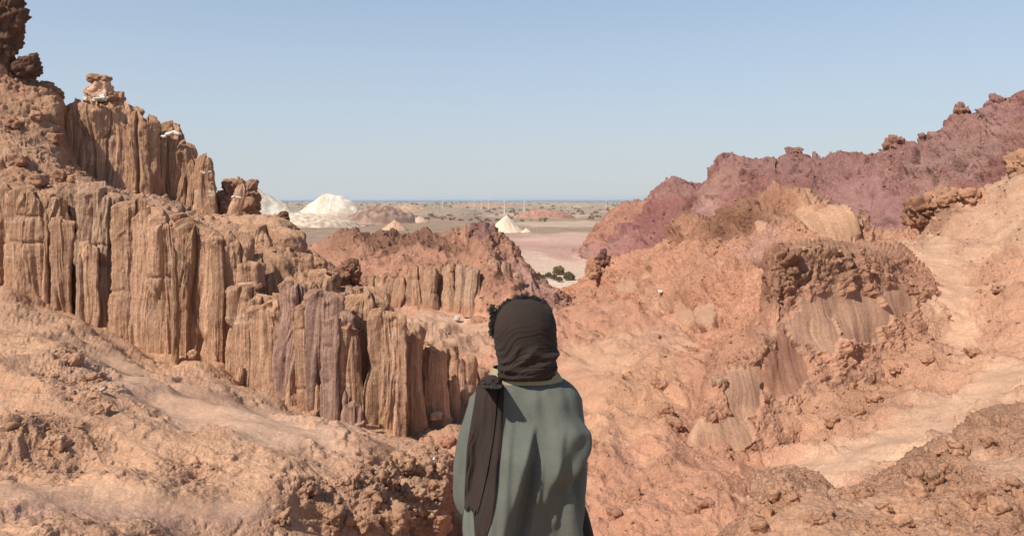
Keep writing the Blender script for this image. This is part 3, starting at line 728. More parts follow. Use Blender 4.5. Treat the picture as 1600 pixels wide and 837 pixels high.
loft("brown_ridge", [   # ridge across the middle
    [(430, 600, 46), (560, 590, 50), (640, 590, 50), (760, 590, 49), (860, 590, 49), (920, 590, 52)],
    [(430, 474, 54), (500, 470, 56), (560, 474, 57), (620, 486, 57), (700, 496, 55.5), (760, 504, 54), (850, 512, 53), (920, 530, 56)],
    [(430, 440, 62), (500, 432, 62), (560, 430, 61), (620, 436, 59.5), (700, 440, 58), (760, 448, 56.5), (830, 470, 55.5), (870, 485, 56), (920, 500, 60)],
    [(430, 420, 72), (490, 405, 70), (540, 392, 66), (580, 395, 64), (640, 400, 63), (700, 400, 61), (750, 395, 60.5), (800, 425, 60), (850, 458, 59), (875, 475, 60), (920, 495, 64)],
    [(430, 405, 84), (480, 398, 80), (520, 378, 76), (545, 366, 73), (600, 365, 71), (640, 370, 70), (700, 364, 68), (735, 362, 66.5), (750, 352, 66), (770, 366, 65), (800, 388, 64), (830, 418, 62.5), (860, 447, 62), (880, 466, 63), (920, 490, 68)],
    [(430, 440, 100), (545, 430, 96), (700, 430, 88), (800, 470, 80), (920, 520, 80)],
], 430, 920, 1.1, 1.3, 1.0, 1.4, ORANGE * .92, rough=.8,
    rblobs=[(640, 378, 110, 16, 2, 1.4), (760, 365, 30, 14, 0, 1.2), (560, 425, 60, 20, 0, .6), (650, 490, 120, 10, 3, .2), (830, 480, 60, 16, 20, .5)],
    cblobs=[(630, 376, 120, 17, 3, CRUST * .95, .95), (752, 362, 26, 16, 20, MAROON * 1.1, .95), (540, 385, 30, 16, -20, CRUST * 1.4, .8), (700, 400, 100, 14, 0, ORANGE * .95, .6), (620, 492, 130, 9, 3, SAND * .95, .8),
            (470, 430, 60, 30, 0, TAN * .8, .6), (830, 440, 60, 16, 42, PINK * .85, .8), (780, 480, 60, 14, 10, BROWN * 1.5, .6)],
    crust=MAROON * 1.2, seed=6, mat=M_MID, big=.4, sharp=.5, spur=[(.7, 0, 4), (.5, 10, 2.0)], jag=(4, .8, 1.8))

loft("purple_ridge", [
    [(1040, 520, 110), (1200, 480, 100), (1400, 430, 92), (1600, 380, 86), (1900, 340, 80)],
    [(1040, 440, 124), (1120, 410, 118), (1250, 400, 108), (1400, 375, 98), (1500, 340, 92), (1600, 300, 88), (1900, 230, 82)],
    [(1040, 385, 134), (1100, 345, 130), (1180, 330, 124), (1260, 330, 118), (1400, 300, 108), (1500, 265, 100), (1600, 225, 96), (1900, 160, 90)],
    [(1040, 380, 142), (1078, 345, 140), (1092, 305, 139), (1110, 272, 138), (1128, 246, 138), (1150, 252, 138), (1180, 259, 136), (1215, 264, 134), (1235, 248, 133), (1252, 250, 132), (1268, 266, 131), (1330, 258, 127), (1380, 244, 123), (1400, 230, 121), (1430, 228, 119), (1470, 212, 116), (1500, 198, 114), (1545, 198, 110), (1562, 182, 109), (1600, 156, 106), (1900, 60, 100)],
    [(1040, 460, 165), (1128, 380, 165), (1300, 380, 155), (1600, 300, 135), (1900, 200, 125)],
], 1040, 1900, 1.2, 1.3, 2.8, 3.4, PURPLE * .95 + BROWN * .14, rough=.85,
    rblobs=patches(26, 1100, 1600, 290, 370, 7, 20, 1.4, 6, None, -.2) + [(1130, 300, 40, 60, 20, .5), (1300, 272, 160, 12, -4, 1.2), (1360, 330, 90, 40, 0, .5), (1520, 200, 80, 16, -20, 1.2)],
    cblobs=patches(26, 1100, 1600, 290, 370, 7, 20, MAROON * 1.5, 6, .65, -.2) + [(1360, 325, 100, 50, 0, PINK * np.array([.66, .60, .66]), .8), (1500, 255, 110, 40, -20, PINK * .72, .8), (1135, 290, 34, 40, 30, GREYB * .6 + PURPLE * .6, .6), (1110, 330, 30, 26, 0, PINK * .85, .6),
            (1250, 266, 120, 18, 2, MAROON * 1.3, .9), (1420, 243, 90, 16, -14, MAROON * 1.4, .85), (1520, 205, 90, 13, -22, MAROON * 1.5, .8), (1360, 355, 30, 8, 0, WHITE * .8, .4), (1180, 320, 50, 24, 0, PURPLE * 1.15, .7), (1385, 275, 60, 14, 0, MAROON * 1.6, .5)],
    crust=MAROON, seed=7, mat=M_FAR, big=.3, sharp=1.1, spur=[(2.2, 30, 9), (1.4, 10, 4.0)], jag=(3, 1.5, 1.6))

loft("far_purple_ridge", [
    [(874, 500, 118), (960, 490, 116), (1080, 480, 112), (1240, 450, 112)],
    [(874, 450, 165), (912, 420, 163), (938, 408, 152), (1000, 428, 136), (1080, 420, 132), (1240, 400, 132)],
    [(874, 435, 186), (912, 402, 186), (930, 382, 176), (950, 367, 168), (1000, 372, 156), (1080, 365, 150), (1240, 350, 148)],
    [(874, 420, 198), (912, 392, 198), (926, 366, 192), (946, 350, 190), (970, 328, 186), (992, 316, 184), (1003, 318, 182), (1025, 306, 178), (1050, 292, 174), (1080, 290, 170), (1100, 296, 168), (1240, 300, 164)],
    [(874, 460, 215), (1000, 400, 212), (1240, 380, 200)],
], 874, 1240, 1.2, 1.2, 2.4, 3.0, PURPLE * 1.25, rough=.9,
    rblobs=[(1060, 300, 50, 14, -10, 1.4), (960, 395, 60, 12, 0, .4)],
    cblobs=[(980, 335, 50, 16, -35, ORANGE * .85, .8), (935, 390, 70, 14, -10, PINK * .9, .8), (1065, 305, 50, 16, -10, MAROON * 1.5, .8), (1000, 390, 80, 18, 0, PURPLE * 1.5, .6), (1010, 415, 80, 10, 5, PINK, .8), (930, 368, 40, 16, -30, CRUST * 1.9, .6)],
    crust=MAROON * 1.1, seed=8, mat=M_FAR, big=.6, sharp=1.0, spur=[(3.0, 30, 10), (1.2, 10, 4)], jag=(3, 1.0, 2.5))

# left cliff: crumbly terrace and slope that the columns stand in
loft("cliff_terrace", [
    [(-300, 480, 32), (0, 480, 32), (200, 520, 31.6), (340, 560, 30.2), (460, 640, 28.5), (600, 680, 27.5), (700, 640, 30), (780, 640, 32)],
    [(-300, 285, 32.6), (0, 300, 32.6), (40, 305, 32.6), (100, 312, 32.4), (200, 335, 32), (260, 352, 31.5), (330, 372, 31), (400, 385, 30.8), (440, 430, 29.6), (480, 450, 29), (520, 478, 28.8), (560, 490, 28.6), (600, 515, 28.4), (650, 548, 30.5), (700, 568, 32), (740, 585, 34), (780, 610, 36)],
    [(-300, 250, 34.5), (0, 272, 34.5), (100, 288, 34.6), (160, 296, 34.6), (200, 312, 34.2), (260, 332, 34), (330, 352, 33.5), (400, 358, 33), (450, 366, 33), (462, 395, 32.6), (500, 415, 32.4), (540, 450, 31.6), (580, 468, 31), (606, 490, 31), (650, 540, 33), (700, 562, 34), (740, 580, 36), (780, 605, 38)],
    [(-300, 190, 40), (0, 205, 40), (80, 240, 40), (110, 272, 40), (180, 300, 39.5), (250, 318, 39), (320, 342, 38.5), (370, 340, 38), (420, 340, 38), (445, 350, 38), (458, 380, 38), (500, 408, 36), (560, 450, 35), (590, 475, 34), (620, 510, 34), (700, 565, 37), (780, 605, 40)],
    [(-300, 100, 44), (-60, 90, 44), (0, 108, 44), (40, 125, 44), (70, 140, 44), (92, 160, 44), (102, 235, 44.5), (130, 275, 45), (200, 300, 45), (260, 318, 44), (320, 345, 43), (380, 345, 42), (440, 356, 42), (460, 390, 42), (500, 412, 40), (560, 455, 39), (600, 490, 38), (700, 575, 42), (780, 610, 45)],
    [(-300, 260, 56), (0, 250, 56), (92, 300, 54), (200, 360, 54), (400, 420, 52), (600, 520, 48), (780, 640, 52)],
], -300, 780, 1.4, 1.5, .75, .95, TAN * .92, rough=1.0,
    rblobs=[(240, 330, 60, 14, 20, .5), (400, 352, 60, 14, 0, .35), (540, 440, 60, 26, 38, 1.4), (50, 220, 60, 60, 0, .95)],
    cblobs=[(50, 150, 70, 20, 25, BROWN * 1.35, .7), (20, 280, 50, 16, 0, CRUST * 1.6, .5), (545, 445, 60, 22, 40, CRUST * 1.5, .8), (230, 322, 90, 12, 18, SAND * .85, .7), (400, 350, 60, 12, 0, TAN * 1.05, .8), (500, 420, 30, 20, 30, ORANGE, .5)],
    crust=CRUST * 1.4, seed=9, big=.6, sharp=.4)

# ------------------------------------------------------------------ fluted columns of the lower cliff
cliff = tag(empty("cliff", (-9, 29, -6)), kind='structure')
cliff_inv = cliff.matrix_world
def col_part(px, w, top, bot, Y, tone=COLM, seed=0, **k):
    o = pillar("rock_column", px, w, top, bot, Y, tone, seed, parent=cliff, **k)
    o.location = (9, -29, 6)
    return o
CG = COLG; CM = COLM; CP = np.array([.38, .245, .20]); CD = np.array([.55, .34, .225])
lower = [
    (-90, 80, 270, 455, 31.6, CM), (-30, 60, 280, 465, 31.8, CD), (8, 44, 288, 470, 31.6, CM), (50, 56, 300, 495, 31.5, CD), (82, 26, 305, 505, 31.2, CM), (98, 22, 340, 515, 30.8, CD),
    (122, 46, 288, 515, 31.9, CG), (168, 74, 298, 535, 31.0, COLG * 1.12), (140, 22, 380, 520, 30.6, CM), (208, 38, 312, 555, 30.3, CD), (234, 34, 330, 562, 29.8, CM), (262, 40, 350, 565, 29.6, CM),
    (301, 54, 352, 566, 29.4, CD), (336, 26, 365, 575, 28.8, CM), (362, 54, 370, 600, 29.0, CM), (390, 26, 410, 620, 28.4, CD), (424, 74, 362, 480, 31.4, CM), (412, 66, 402, 520, 29.4, CD), (395, 50, 455, 632, 27.8, CM), (428, 50, 470, 650, 27.2, CM),
    (460, 34, 442, 655, 26.9, CP * 1.3), (484, 30, 470, 660, 26.7, CD), (505, 40, 455, 668, 26.6, CP), (530, 30, 490, 672, 26.3, CP * 1.1), (548, 26, 510, 676, 26.2, CD), (556, 18, 628, 676, 25.4, CP * 1.2),
    (568, 62, 462, 660, 27.5, CM), (600, 44, 488, 682, 26.2, CM), (632, 42, 508, 664, 27.0, CM), (662, 44, 545, 658, 28.0, CM), (692, 34, 543, 648, 29.2, CM), (716, 34, 556, 634, 30.6, CM), (742, 24, 572, 618, 32, CD),
    (470, 22, 400, 470, 30.0, CD), (448, 40, 372, 470, 31.6, CD), (508, 30, 430, 500, 29.2, CD), (540, 28, 455, 520, 28.4, CD), (340, 16, 380, 560, 28.7, CD),
]
random.seed(3)
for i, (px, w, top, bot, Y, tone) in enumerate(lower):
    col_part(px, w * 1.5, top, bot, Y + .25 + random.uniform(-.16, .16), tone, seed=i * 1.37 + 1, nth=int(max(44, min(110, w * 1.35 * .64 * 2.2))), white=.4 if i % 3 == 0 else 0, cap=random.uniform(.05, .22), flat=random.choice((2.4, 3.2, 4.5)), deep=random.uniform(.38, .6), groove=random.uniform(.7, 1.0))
# thin ribs and slivers standing in front of the joints between the columns
for i in range(30):
    k = random.randrange(0, len(lower) - 8)
    px, w, top, bot, Y, tone = lower[k]
    sx = px + w * .5 * random.choice((-1, 1)) + random.uniform(-4, 4); ww = random.uniform(8, 20)
    t0 = top + (bot - top) * random.uniform(.08, .75)
    col_part(sx, ww, t0, bot + 4, Y - random.uniform(.12, .4) * w * Y / F, tone * random.uniform(.9, 1.12), seed=100 + i * 1.7, nth=26, dens=3.2,
             lean=random.uniform(-8, 8), cap=1.6, taper=.35, flare=.35, capdirt=.15, deep=1.0)

# ------------------------------------------------------------------ upper towers: things of their own
def tower(label, parts, name="rock_tower", cat="rock tower"):
    r = empty(name, tuple(P(parts[0][0], parts[0][3], parts[0][4])))
    tag(r, label, cat)
    for i, a_ in enumerate(parts):
        px, w, top, bot, Y, tone = a_[:6]; kw = a_[6] if len(a_) > 6 else {}
        o = pillar("rock_column", px, w, top, bot, Y, tone, parent=r, seed=px * .31, deep=kw.pop('deep', .55), sc=kw.pop('sc', 1.25), nth=kw.pop('nth', 70), **kw)
        o.location = -r.location
    return r
TM = COLM * np.array([1.02, 1.0, 1.0]); TD = COLM * np.array([.9, .87, .85])
t1 = tower("broad fluted tan rock tower with rounded shoulders, tallest and leftmost of the upper towers", [
    (150, 84, 158, 312, 44.7, TM, dict(nth=120, cap=.2, white=.25, flat=2.6, capdirt=.1, groove=.8)),
    (118, 40, 160, 310, 44.6, TM, dict(cap=.5, capdirt=.1, groove=.8)), (188, 56, 158, 318, 44.8, TM, dict(nth=90, cap=.4, white=.2, capdirt=.1)),
    (214, 40, 172, 322, 44.9, TD, dict(cap=.7, capdirt=.3)), (232, 32, 186, 320, 45.0, TD, dict(cap=.6, capdirt=.3)),
    (105, 20, 180, 300, 45.2, TD, dict(cap=1.0))])
t2 = tower("brown fluted rock tower stepping down rightwards, white crust band across its top", [
    (270, 44, 194, 335, 46.2, TD * .9, dict(cap=.55, capdirt=.1, nth=90)), (290, 34, 222, 345, 45.9, TD * .9, dict(cap=.6)), (304, 26, 248, 350, 45.7, TD, dict(cap=.5, capdirt=.2)),
    (246, 10, 188, 322, 45.4, CD * .7, dict(cap=1.5, nth=30, capdirt=0)), (255, 9, 205, 325, 45.3, CD * .8, dict(cap=1.5, nth=30, capdirt=0))])
t3 = tower("slim round headed rock spire standing at the right end of the upper towers", [
    (323, 33, 244, 350, 45.2, TD, dict(cap=.6, white=1.0, nth=80, capdirt=.1))], "rock_spire", "rock spire")
t4 = tower("short leaning tan rock pillar ringed by a white crust below its blunt top", [
    (362, 26, 288, 352, 43.5, TM * 1.05, dict(cap=.35, lean=14, taper=.25, flare=.3, capdirt=.1, groove=.6, nth=60))], "leaning_pillar", "rock pillar")
def wcrust(parent, px, py, w, h, Y, seed):
    o = crag("white_crust", px, py, w, h, Y, tone=WHITE * .97, tone2=WHITE * .8, seed=seed, sub=3, sc=.4, rough=.3, parent=parent, deep=.5, boxy=.1)
    o.location = -parent.location
for i_, (px, py, w, h) in enumerate(((256, 213, 9, 5), (263, 210, 10, 5), (271, 208, 11, 6), (279, 209, 8, 5))): wcrust(t2, px, py, w, h, 45.1, 3 + i_)
wcrust(t4, 366, 308, 8, 4, 42.9, 4); wcrust(t4, 373, 309, 7, 3, 42.9, 6)
wcrust(t3, 318, 270, 6, 3, 44.6, 8); wcrust(t3, 328, 269, 5, 4, 44.6, 9)
cap = tag(empty("cap_rock", tuple(P(155, 154, 45.9))), "pale blocky boulder with a brown crumbly top and white crust sitting on the broad tower", "boulder")
for (px, py, w, h, Y, tn, nm, sd_) in ((158, 141, 32, 30, 44.6, TM * 1.15, "block", 21), (141, 146, 16, 24, 44.7, TM, "block", 22), (156, 124, 34, 12, 44.6, BROWN * 1.2, "crumbly_top", 23), (150, 155, 9, 6, 43.8, WHITE * .95, "white_crust", 24), (160, 153, 11, 7, 43.8, WHITE * .95, "white_crust", 27), (168, 153, 8, 6, 43.8, WHITE * .9, "white_crust", 28), (133, 156, 7, 4, 43.9, WHITE * .9, "white_crust", 25), (173, 152, 8, 12, 44.4, CRUST * 1.4, "dark_edge", 26), (186, 152, 20, 18, 44.8, BROWN * 1.3, "crumbly_top", 29)):
    o = crag(nm, px, py, w, h, Y, tone=tn, tone2=tn * .85, seed=sd_, sub=4, sc=.7, rough=.2 if nm == "block" else .35, parent=cap, boxy=.75 if nm == "block" else .2)
    o.location = -cap.location

# ------------------------------------------------------------------ crags that can be told apart
def crag_thing(label, cat, *a, name="crag", **k):
    return tag(crag(name, *a, **k), label, cat)
crag_thing("tall dark brown crag leaning over the slope at the top left corner", "crag", 0, 30, 66, 160, 43.5, tone=CRUST * .75, seed=31, sub=6, sc=1.2, rough=.5, name="dark_crag")
crag_thing("rounded dark crag beside the foot of the tall crag on the top left skyline", "crag", 44, 104, 38, 40, 43.2, tone=CRUST * .7, seed=32, sub=5, sc=.9, rough=.45, name="dark_crag")
crag_thing("brown rough hump on the skyline just left of the broad tower", "crag", 72, 143, 40, 26, 43.8, tone=BROWN * .9, seed=33, sub=5, sc=.9, rough=.5, name="rough_hump")
crag_thing("brown lumpy outcrop behind the short leaning pillar", "outcrop", 378, 312, 54, 62, 46.5, tone=TAN * .8, tone2=BROWN * .9, seed=34, sub=6, sc=1.0, rough=.45, name="outcrop")
crag_thing("low brown rough rock filling the gap between the round headed spire and the leaning pillar", "rock", 347, 322, 26, 50, 46.3, tone=TAN * .8, tone2=BROWN, seed=34.5, sub=5, sc=.9, rough=.4, name="gap_rock")
crag_thing("small dark rock perched on the right end of the cliff terrace", "rock", 442, 340, 17, 16, 37.5, tone=CRUST, seed=35, sub=4, sc=.5, rough=.35, name="perched_rock")
crag_thing("dark glossy brown rock with white salt specks set into the fluted cliff", "rock", 402, 457, 24, 22, 28.2, tone=CRUST * .7, tone2=CRUST * 1.2, seed=36, sub=4, sc=.4, rough=.4, name="dark_rock")
crag_thing("dark purple brown crag running down the ridge right of the upper columns", "crag", 540, 432, 44, 50, 32.5, tone=CRUST * 1.1, tone2=BROWN, seed=37, sub=6, sc=.8, rough=.6, rot=-.7, name="dark_crag")
crag_thing("jagged dark crag at the right end of the crust on the middle brown ridge", "crag", 752, 366, 34, 24, 65.5, tone=MAROON, tone2=CRUST, seed=38, sub=5, sc=1.4, rough=.6, rot=-.3, name="dark_crag")
crag_thing("dark crusted crag with a steep left edge above the smooth grey panels", "crag", 1222, 432, 42, 92, 30.8, tone=CRUST * 1.15, tone2=BROWN * .8, seed=39, sub=6, sc=.9, rough=.5, deep=1.2, boxy=.5, name="dark_crag")
for (px_, w_, h_, tn_, lb_) in ((1440, 46, 44, CRUST * 1.3, "dark broken crag where the sandy slope meets the purple hillside, leftmost of a row"), (1474, 44, 34, BROWN * 1.1, "brown craggy lump, second in the row stepping up the sandy skyline"),
        (1512, 46, 26, BROWN * 1.25, "low brown craggy lump, third in the row stepping up the sandy skyline"), (1598, 34, 40, CRUST * 1.5, "dark brown crag on the sandy skyline at the right edge of the picture")):
    cy_, cY_ = crest("right_slope", px_)
    crag_thing(lb_, "crag", px_, cy_ + h_ * .22, w_, h_, cY_ - .2, tone=tn_, tone2=BROWN * 1.2, seed=px_ * .1, sub=5, sc=1.3, rough=.5, deep=1.2, name="slope_crag")
crag_thing("dark rounded rock on top of the pale peak in the orange ridge", "crag", 1282, 324, 22, 12, 54.5, tone=BROWN * .9, seed=41, sub=4, sc=.8, rough=.4, name="summit_rock")
crag_thing("smooth dark grey rock with a shadowed hollow on the spur edge", "rock", 1124, 603, 22, 22, 26.6, tone=COLG * .8, tone2=CRUST, seed=42, sub=4, sc=.6, rough=.2, boxy=.5, name="dark_rock")
# spikes on the purple skyline
spk = [(1131, 243, 6, 16, 137, "thin rock spike on the left tip of the purple skyline"), (1442, 218, 12, 20, 118, "blunt dark rock tooth on the purple skyline right of the low crags"),
       (1502, 188, 16, 26, 113.5, "tall jagged rock tooth high on the purple skyline"), (1398, 230, 30, 20, 121, "dark craggy knoll on the purple skyline left of the blunt tooth"),
       (1560, 190, 30, 18, 109, "dark crag where the purple skyline climbs at the far right"), (1240, 250, 24, 12, 133, "rounded dark crag on the purple skyline right of its left tip")]
for i, (px, py, w, h, Y, lb) in enumerate(spk[1:]):
    py, Y = crest('purple_ridge', px); py += h * .35; h *= 1.7; w *= .95; Y += .6
    crag_thing(lb, "crag", px, py, w, h, Y, tone=MAROON * 1.3, tone2=CRUST * 1.3, seed=50 + i, sub=5, sc=2.0, rough=.6, mat=M_MID, name="skyline_crag")

# natural rock arch on the orange ridge
arch = tag(empty("rock_arch", tuple(P(942, 425, 66))), "small weathered rock arch with a dark knob on top, at the orange ridge end", "rock arch")
for (px, py, w, h, tn, rot, nm) in ((943, 394, 9, 10, MAROON * .9, 0, "knob"), (941, 405, 15, 22, MAROON * 1.1, .5, "dark_body"), (933, 404, 11, 16, BROWN * 1.3, 0, "brown_lobe"), (935, 419, 9, 18, CRUST * 1.4, .1, "leg"), (951, 410, 7, 22, CRUST * 1.6, .35, "leg"), (943, 424, 8, 14, TAN, 0, "leg"), (929, 430, 16, 12, BROWN * 1.2, .6, "foot")):
    o = crag(nm, px, py, w, h, 66, tone=tn, tone2=tn * .8, seed=px * .1, sub=4, sc=.6, rough=.25, parent=arch, rot=rot); o.location = -arch.location

# ------------------------------------------------------------------ smooth panels on the right and the curtain in the middle ridge
mr = bpy.data.objects["brown_ridge"]
random.seed(11)
px = 574
i = 0
while px < 745:
    w = random.uniform(10, 26)
    top = np.interp(px, [570, 620, 640, 680, 700, 740], [432, 436, 412, 420, 408, 420]) + random.uniform(-6, 6); bot = np.interp(px, [570, 640, 700, 750], [462, 480, 484, 478])
    ya, yb = surfY("brown_ridge", px + w / 2, top + 4) or 59, surfY("brown_ridge", px + w / 2, bot - 4) or 57
    pillar("rock_column", px + w / 2, w * 1.25, top, bot, yb + .3 + random.uniform(-.35, .2), leanY=(ya - yb) * .6, flat=3.2, tone= random.choice((CM * .8, CD * .85, CG * 1.0, CM * .75)), seed=260 + i, parent=mr, nth=36, sc=1.6, cap=random.uniform(.15, .4), dirt=ORANGE, mat=M_COLUMN)
    px += w; i += 1
for (px, w, top, bot) in ((772, 20, 406, 444), (790, 16, 408, 440), (808, 14, 424, 450), (545, 26, 438, 462)):
    pillar("rock_column", px, w, top, bot, 59.0, CG * 1.2, seed=px * .7, parent=mr, nth=36, sc=1.6, dirt=ORANGE, mat=M_COLUMN)

# ------------------------------------------------------------------ foreground rock at the lower right
loft("right_foreground_rock", [
    [(1120, 1040, 8.6), (1300, 1030, 8.2), (1500, 1000, 8), (1900, 980, 8)],
    [(1120, 880, 10.4), (1180, 870, 10), (1300, 865, 9.4), (1500, 850, 9.2), (1900, 830, 9)],
    [(1120, 860, 11.4), (1160, 815, 11.4), (1185, 785, 11.2), (1300, 800, 10.6), (1400, 790, 10.5), (1500, 770, 10.4), (1900, 720, 10)],
    [(1120, 850, 12.4), (1165, 800, 12.2), (1183, 760, 12), (1220, 752, 12), (1300, 785, 11.6), (1400, 755, 11.6), (1430, 735, 11.6), (1500, 715, 11.6), (1600, 700, 11.4), (1900, 620, 11)],
    [(1120, 850, 13.4), (1170, 790, 13), (1186, 742, 13), (1230, 740, 13.2), (1290, 762, 13), (1310, 778, 13), (1360, 765, 13), (1400, 745, 13), (1420, 725, 13), (1450, 700, 13), (1480, 690, 13), (1520, 665, 13.2), (1560, 650, 13.4), (1600, 645, 13.4), (1900, 560, 13)],
    [(1120, 880, 17), (1250, 860, 17), (1400, 800, 17), (1600, 720, 17), (1900, 640, 17)],
], 1120, 1900, 1.3, 1.5, .42, .62, TAN * .55 + ORANGE * .4, rough=.9,
    rblobs=[(1560, 720, 60, 24, 20, .4), (1330, 830, 60, 40, 0, .7), (1480, 720, 60, 30, 30, 1.2), (1200, 790, 50, 30, 0, 1.1), (1400, 800, 60, 24, 0, .5), (1260, 820, 50, 30, 0, .5)],
    cblobs=[(1570, 715, 60, 20, 15, SAND * .85, .8), (1290, 780, 80, 12, 10, SAND * .9, .6), (1300, 830, 80, 30, 0, TAN * .85, .6), (1470, 730, 60, 24, 20, BROWN * .9, .5), (1200, 790, 30, 24, 0, BROWN, .6)],
    crust=BROWN, seed=10, big=.6, sharp=.2)

# ------------------------------------------------------------------ white mounds and distant hills
def mound(name, label, cat, px, base, top, w, Y, tone, tone2, seed, prof=None, kind=None, jag=.12, deep=.9, n=90):
    k = Y / F
    U = np.linspace(-1, 1, n); V = np.linspace(-1, 1, int(n * .8))
    X, Yy = np.meshgrid(U, V)
    r = np.sqrt(X**2 + Yy**2)
    H = (base - top) * k
    if prof is None: sh = np.clip(1 - r, 0, 1)**.9
    else: sh = prof(X, Yy, r)
    wx, wy = X * w * k / 2, Yy * w * k / 2 * deep
    nz = fbm(wx / (H * .5) + seed, wy / (H * .5), seed, 5); gl = ridged(np.arctan2(Yy, X) * 2.2 + seed, r * .7, seed, 3)
    z = H * sh + H * jag * nz * sstep(1.05, .6, r) + H * .035 * (gl - .4) * sstep(.0, .4, r) * sstep(1, .6, r) - .8 * sstep(.85, 1, r) * H * .3
    m = sstep(-.15, .35, nz + .3 * (1 - sh) - .1)[..., None]
    col = tone * (1 - m) + tone2 * m
    o = obj_np(name, np.stack([wx, wy, z], -1).reshape(-1, 3), grid_faces(len(V), n), M_FAR, col.reshape(-1, 3))
    o.location = P(px, base, Y)
    tag(o, label, cat, None, kind)
    return o
def hump(X, Y, r): return np.clip(1 - r**1.7, 0, 1)
def peak(X, Y, r): return np.clip(1 - np.abs(X + .1)**1.25 * .95 - Y * Y, 0, 1)
SW = np.array([.80, .72, .61])
mound("white_hill", "bright white rounded salt hill far behind the terrace end, in front of the sea", "hill", 519, 341, 303, 124, 430, SW, CREAM * .82, 1, lambda X, Y, r: np.clip(1 - r**1.55, 0, 1), jag=.16)
mound("white_hill", "pale white ridge sloping down from behind the brown outcrop to the white salt hill", "hill", 420, 345, 291, 200, 400, SW, CREAM * .78, 2, lambda X, Y, r: np.clip(1 - np.abs(X + .25)**1.0 * 1.05 - Y * Y, 0, 1), jag=.16)
mound("white_hill_foot", "dirty white low foot of the salt hills above the grey plain", "hill", 470, 350, 333, 190, 370, CREAM, np.array([.50, .38, .30]), 3, hump, jag=.3)
mound("brown_hillock", "dark brown low hillock right of the bright white salt hill", "hill", 595, 344, 322, 120, 420, np.array([.27, .17, .135]), np.array([.40, .28, .21]), 4, hump, jag=.45)
mound("white_cone", "pale cream pointed cone of earth in the middle of the plain", "mound", 791, 374, 335, 86, 310, CREAM, np.array([.66, .52, .40]), 5, lambda X, Y, r: np.clip(1 - r, 0, 1)**1.05, jag=.06)
mound("white_cone", "small cream mound leaning against the right foot of the pointed cone", "mound", 822, 372, 356, 36, 306, CREAM * .95, np.array([.66, .50, .40]), 6, None, jag=.12)
mound("tan_cone", "small tan cone on the plain left of the middle, nearer of a pair", "mound", 617, 362, 343, 48, 330, TAN * 1.15, np.array([.62, .46, .35]), 7, None, jag=.16)
mound("tan_cone", "small pale cone on the plain, farther of a pair, left of the power poles", "mound", 656, 348, 337, 34, 420, PALE, np.array([.60, .46, .36]), 8, None, jag=.1)
for i, (px, base, top, w, Y, tn, lb) in enumerate([(640, 331, 320, 90, 760, PALE * .9, "pale low dune with dark scrub left of the power poles"), (700, 334, 325, 120, 650, np.array([.40, .31, .24]), "low brown swell behind the two small cones"),
        (850, 338, 327, 100, 560, np.array([.50, .27, .20]), "reddish low swell on the plain right of the pointed cone"), (760, 325, 317, 160, 1300, PALE * .8, "low dune by the shore left of centre"),
        (900, 326, 317, 200, 1400, np.array([.46, .36, .27]), "long low scrubby dune by the shore right of centre"), (985, 328, 320, 80, 900, PALE * .95, "pale sandy rise just left of the purple ridge end")]):
    mound("low_dune", lb, "dune", px, base, top, w, Y, tn, tn * .7, 20 + i, hump, jag=.3, n=60)

# ------------------------------------------------------------------ power poles and lamp of distance
def tube(pts, rad, n=8):
    pts = np.array(pts, float); rad = np.broadcast_to(rad, (len(pts),))
    vs = []
    for i, p in enumerate(pts):
        d = pts[min(i + 1, len(pts) - 1)] - pts[max(i - 1, 0)]; d /= np.linalg.norm(d) + 1e-9
        u = np.cross(d, [0, 1, 0.01]); u /= np.linalg.norm(u) + 1e-9; w = np.cross(d, u)
        for j in range(n):
            a_ = 2 * math.pi * j / n
            vs.append(p + rad[i] * (u * math.cos(a_) + w * math.sin(a_)))
    f = grid_faces(len(pts), n, True)
    return np.array(vs), f
m_pole, _, b_ = newmat("pole_paint", .6, .3); b_.inputs['Base Color'].default_value = (.75, .72, .66, 1)
poles = [(741, 325, 308, 900), (752, 326, 307, 880), (764, 326, 305, 860), (788, 336, 312, 620), (819, 337, 313, 600), (692, 326, 313, 950), (947, 324, 312, 900)]
plabels = ["leftmost of the three thin pale poles close together on the plain", "middle of the three thin pale poles close together on the plain", "rightmost of the three thin pale poles close together on the plain",
           "thin pale pole rising right behind the tip of the pointed cream cone", "thin pole standing alone right of the pointed cream cone", "faint thin pole farthest left on the plain", "faint thin pole at the right near the purple ridge end"]
for i, (px, pb, pt, Y) in enumerate(poles):
    r = tag(empty("power_pole", tuple(P(px, pb, Y))), plabels[i], "pole", "poles across the plain")
    H = (pb - pt) * Y / F
    v, f = tube([(0, 0, -1.5), (0, 0, H * .5), (0, 0, H)], [.30, .24, .16]); obj_np("mast", v, f, m_pole, parent=r)
    v, f = tube([(-1.3, 0, H * .93), (1.3, 0, H * .93)], .08, 6); obj_np("crossarm", v, f, m_pole, parent=r)

